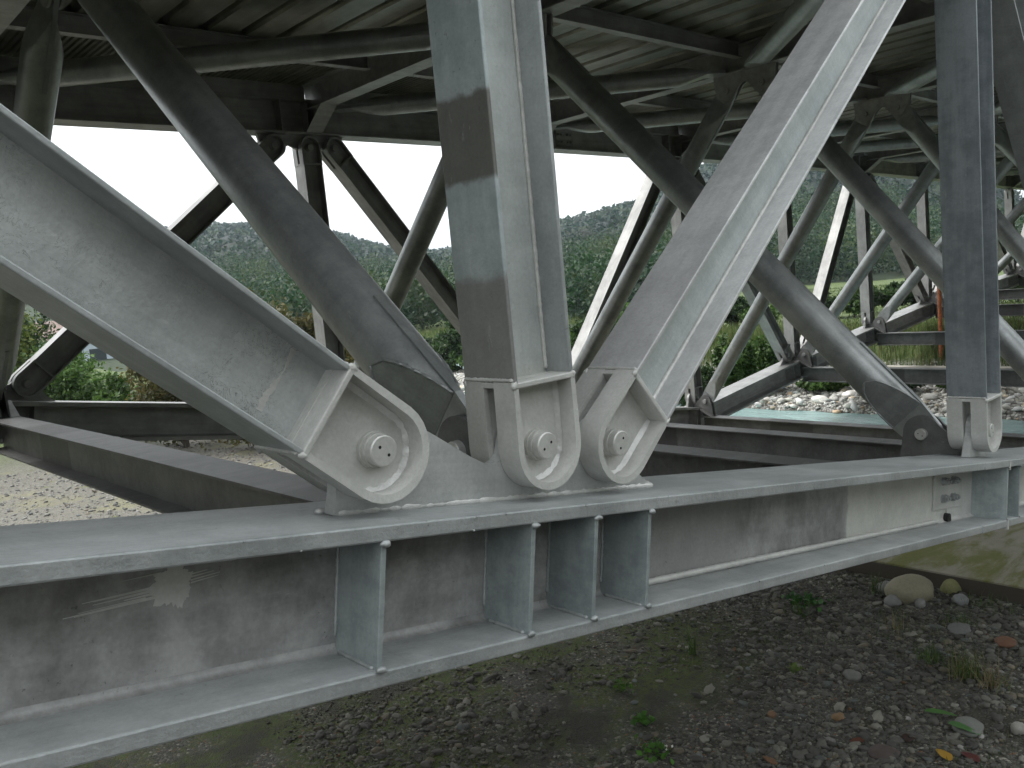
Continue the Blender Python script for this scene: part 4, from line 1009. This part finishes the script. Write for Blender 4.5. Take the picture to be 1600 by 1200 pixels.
def wood(n, az0, az1, seed, label, ra=52):
    r = np.random.default_rng(seed); az = r.uniform(az0, az1, n); rr = r.uniform(ra, 158, n); x, y = rr*np.cos(np.radians(az)), rr*np.sin(np.radians(az)); z = np.maximum(hill_z(az, rr), terrain(x, y))
    s = r.uniform(1.3, 2.9, n)*(rr/100)**.35; K = 420; u = r.standard_normal((n, K, 3)); u /= np.linalg.norm(u, axis=2, keepdims=True)
    lump = 1+.28*np.sin(4*u[..., 0]*2+r.uniform(0, 6, (n, 1)))*np.sin(4*u[..., 1]*2+r.uniform(0, 6, (n, 1)))
    P = (u*(s[:, None, None]*(.55+.45*r.random((n, K, 1))))*lump[..., None]*np.array([1, 1, 1.15])+np.stack([x, y, z+s*.9], -1)[:, None]).reshape(-1, 3)
    base = np.array([(.020, .058, .017), (.014, .046, .017), (.031, .068, .018), (.045, .074, .02)])[r.integers(0, 4, n)]*r.uniform(.7, 1.3, (n, 1)); c = np.repeat(base, K, 0)*r.uniform(.75, 1.25, (n*K, 1))
    V, F, cc = leaves(P, u.reshape(-1, 3), .34, c, r, .7); o = link('woodland', np_mesh('woodland', V, F, M_LEAF, False, col=cc)); tag(o, label, 'woodland', kind='stuff')
wood(520, 33.5, 66, 85, 'green woodland between the river and the hill')
wood(330, 11, 34, 86, 'green woodland at the foot of the right hill', 84)
forest('forest', 3000, 12, 50, 81, 'dense green forest covering the hill at the right')
forest('forest', 3200, 49, 80, 82, 'hazy green forest covering the hill at the left')
def sky_block_scrub(n, seed, xa, xb, ya, yb):  # scrub added out of view to keep low skylight off the steel
    r = np.random.default_rng(seed); x = r.uniform(xa, xb, n); y = r.uniform(ya, yb, n); z = terrain(x, y); s = r.uniform(1.2, 3.2, n); K = 60
    u = r.standard_normal((n, K, 3)); u /= np.linalg.norm(u, axis=2, keepdims=True); rad = s[:, None, None]*(.4+.6*r.random((n, K, 1)))
    P = (u*rad+np.stack([x, y, z+s*.9], -1)[:, None, :]).reshape(-1, 3); c = np.repeat(np.array(DKGREEN)[r.integers(0, 3, n)]*.8, K, 0)
    V, F, cc = leaves(P, u.reshape(-1, 3), .9, c, r, .7); o = link('sky_block_scrub', np_mesh('sky_block_scrub', V, F, M_LEAF, False, col=cc)); tag(o, 'dense unseen scrub added on the slope behind the viewpoint to block low sky' if ya < -20 else 'dense unseen scrub added on the bank at the left bridge end to block low sky', 'scrub', kind='stuff')
sky_block_scrub(600, 90, -70, 110, -55, -13); sky_block_scrub(130, 91, -34, -10.5, 2, 34)
# small pale house on the left between the shrubs
x, y = 15.0, 62.0; z = float(terrain(x, y)); hb_ = bpy.data.objects.new('house', None); COL.objects.link(hb_); hb_.location = (x, y, z); hb_.rotation_euler = (0, 0, math.radians(-15))
tag(hb_, 'small pale blue grey house seen between the shrubs at the left', 'house')
g = NG('pale_plaster'); g.b.inputs['Base Color'].default_value = (.50, .58, .66, 1); M_PL = g.m
g = NG('grey_roof'); g.b.inputs['Base Color'].default_value = (.20, .13, .11, 1); M_RF = g.m
MB().box(-3.5, 3.5, -2.5, 2.5, -.3, 3.0).build('wall', M_PL, hb_); MB().prism([(-2.9, 2.95), (2.9, 2.95), (0, 4.3)], 0, -3.8, 3.8).build('roof', M_RF, hb_)
g = NG('window_glass'); g.b.inputs['Base Color'].default_value = (.05, .06, .07, 1); g.b.inputs['Roughness'].default_value = .1; M_WG = g.m
for q in (-2.2, 0, 2.2): MB().box(q-.5, q+.5, -2.55, -2.49, 1.0, 2.2).build('window', M_WG, hb_)

# ------------------------------------------------------------------ hazy air
hz = MB().box(-950, 1550, -750, 1550, -6.5, 75).build('haze', None); hz['kind'] = 'stuff'; tag(hz, 'thin pale haze in the valley air', 'haze')
hm = bpy.data.materials.new('haze_air'); hm.use_nodes = True; t = hm.node_tree; t.nodes.clear(); ho = t.nodes.new('ShaderNodeOutputMaterial')
hv = t.nodes.new('ShaderNodeVolumePrincipled'); hv.inputs['Color'].default_value = (.78, .90, 1.0, 1); hv.inputs['Density'].default_value = .00045
for q in hv.inputs:
    if 'Attribute' in q.name: q.default_value = ''
hm.cycles.homogeneous_volume = True
t.links.new(hv.outputs[0], ho.inputs['Volume']); hz.data.materials.clear(); hz.data.materials.append(hm)
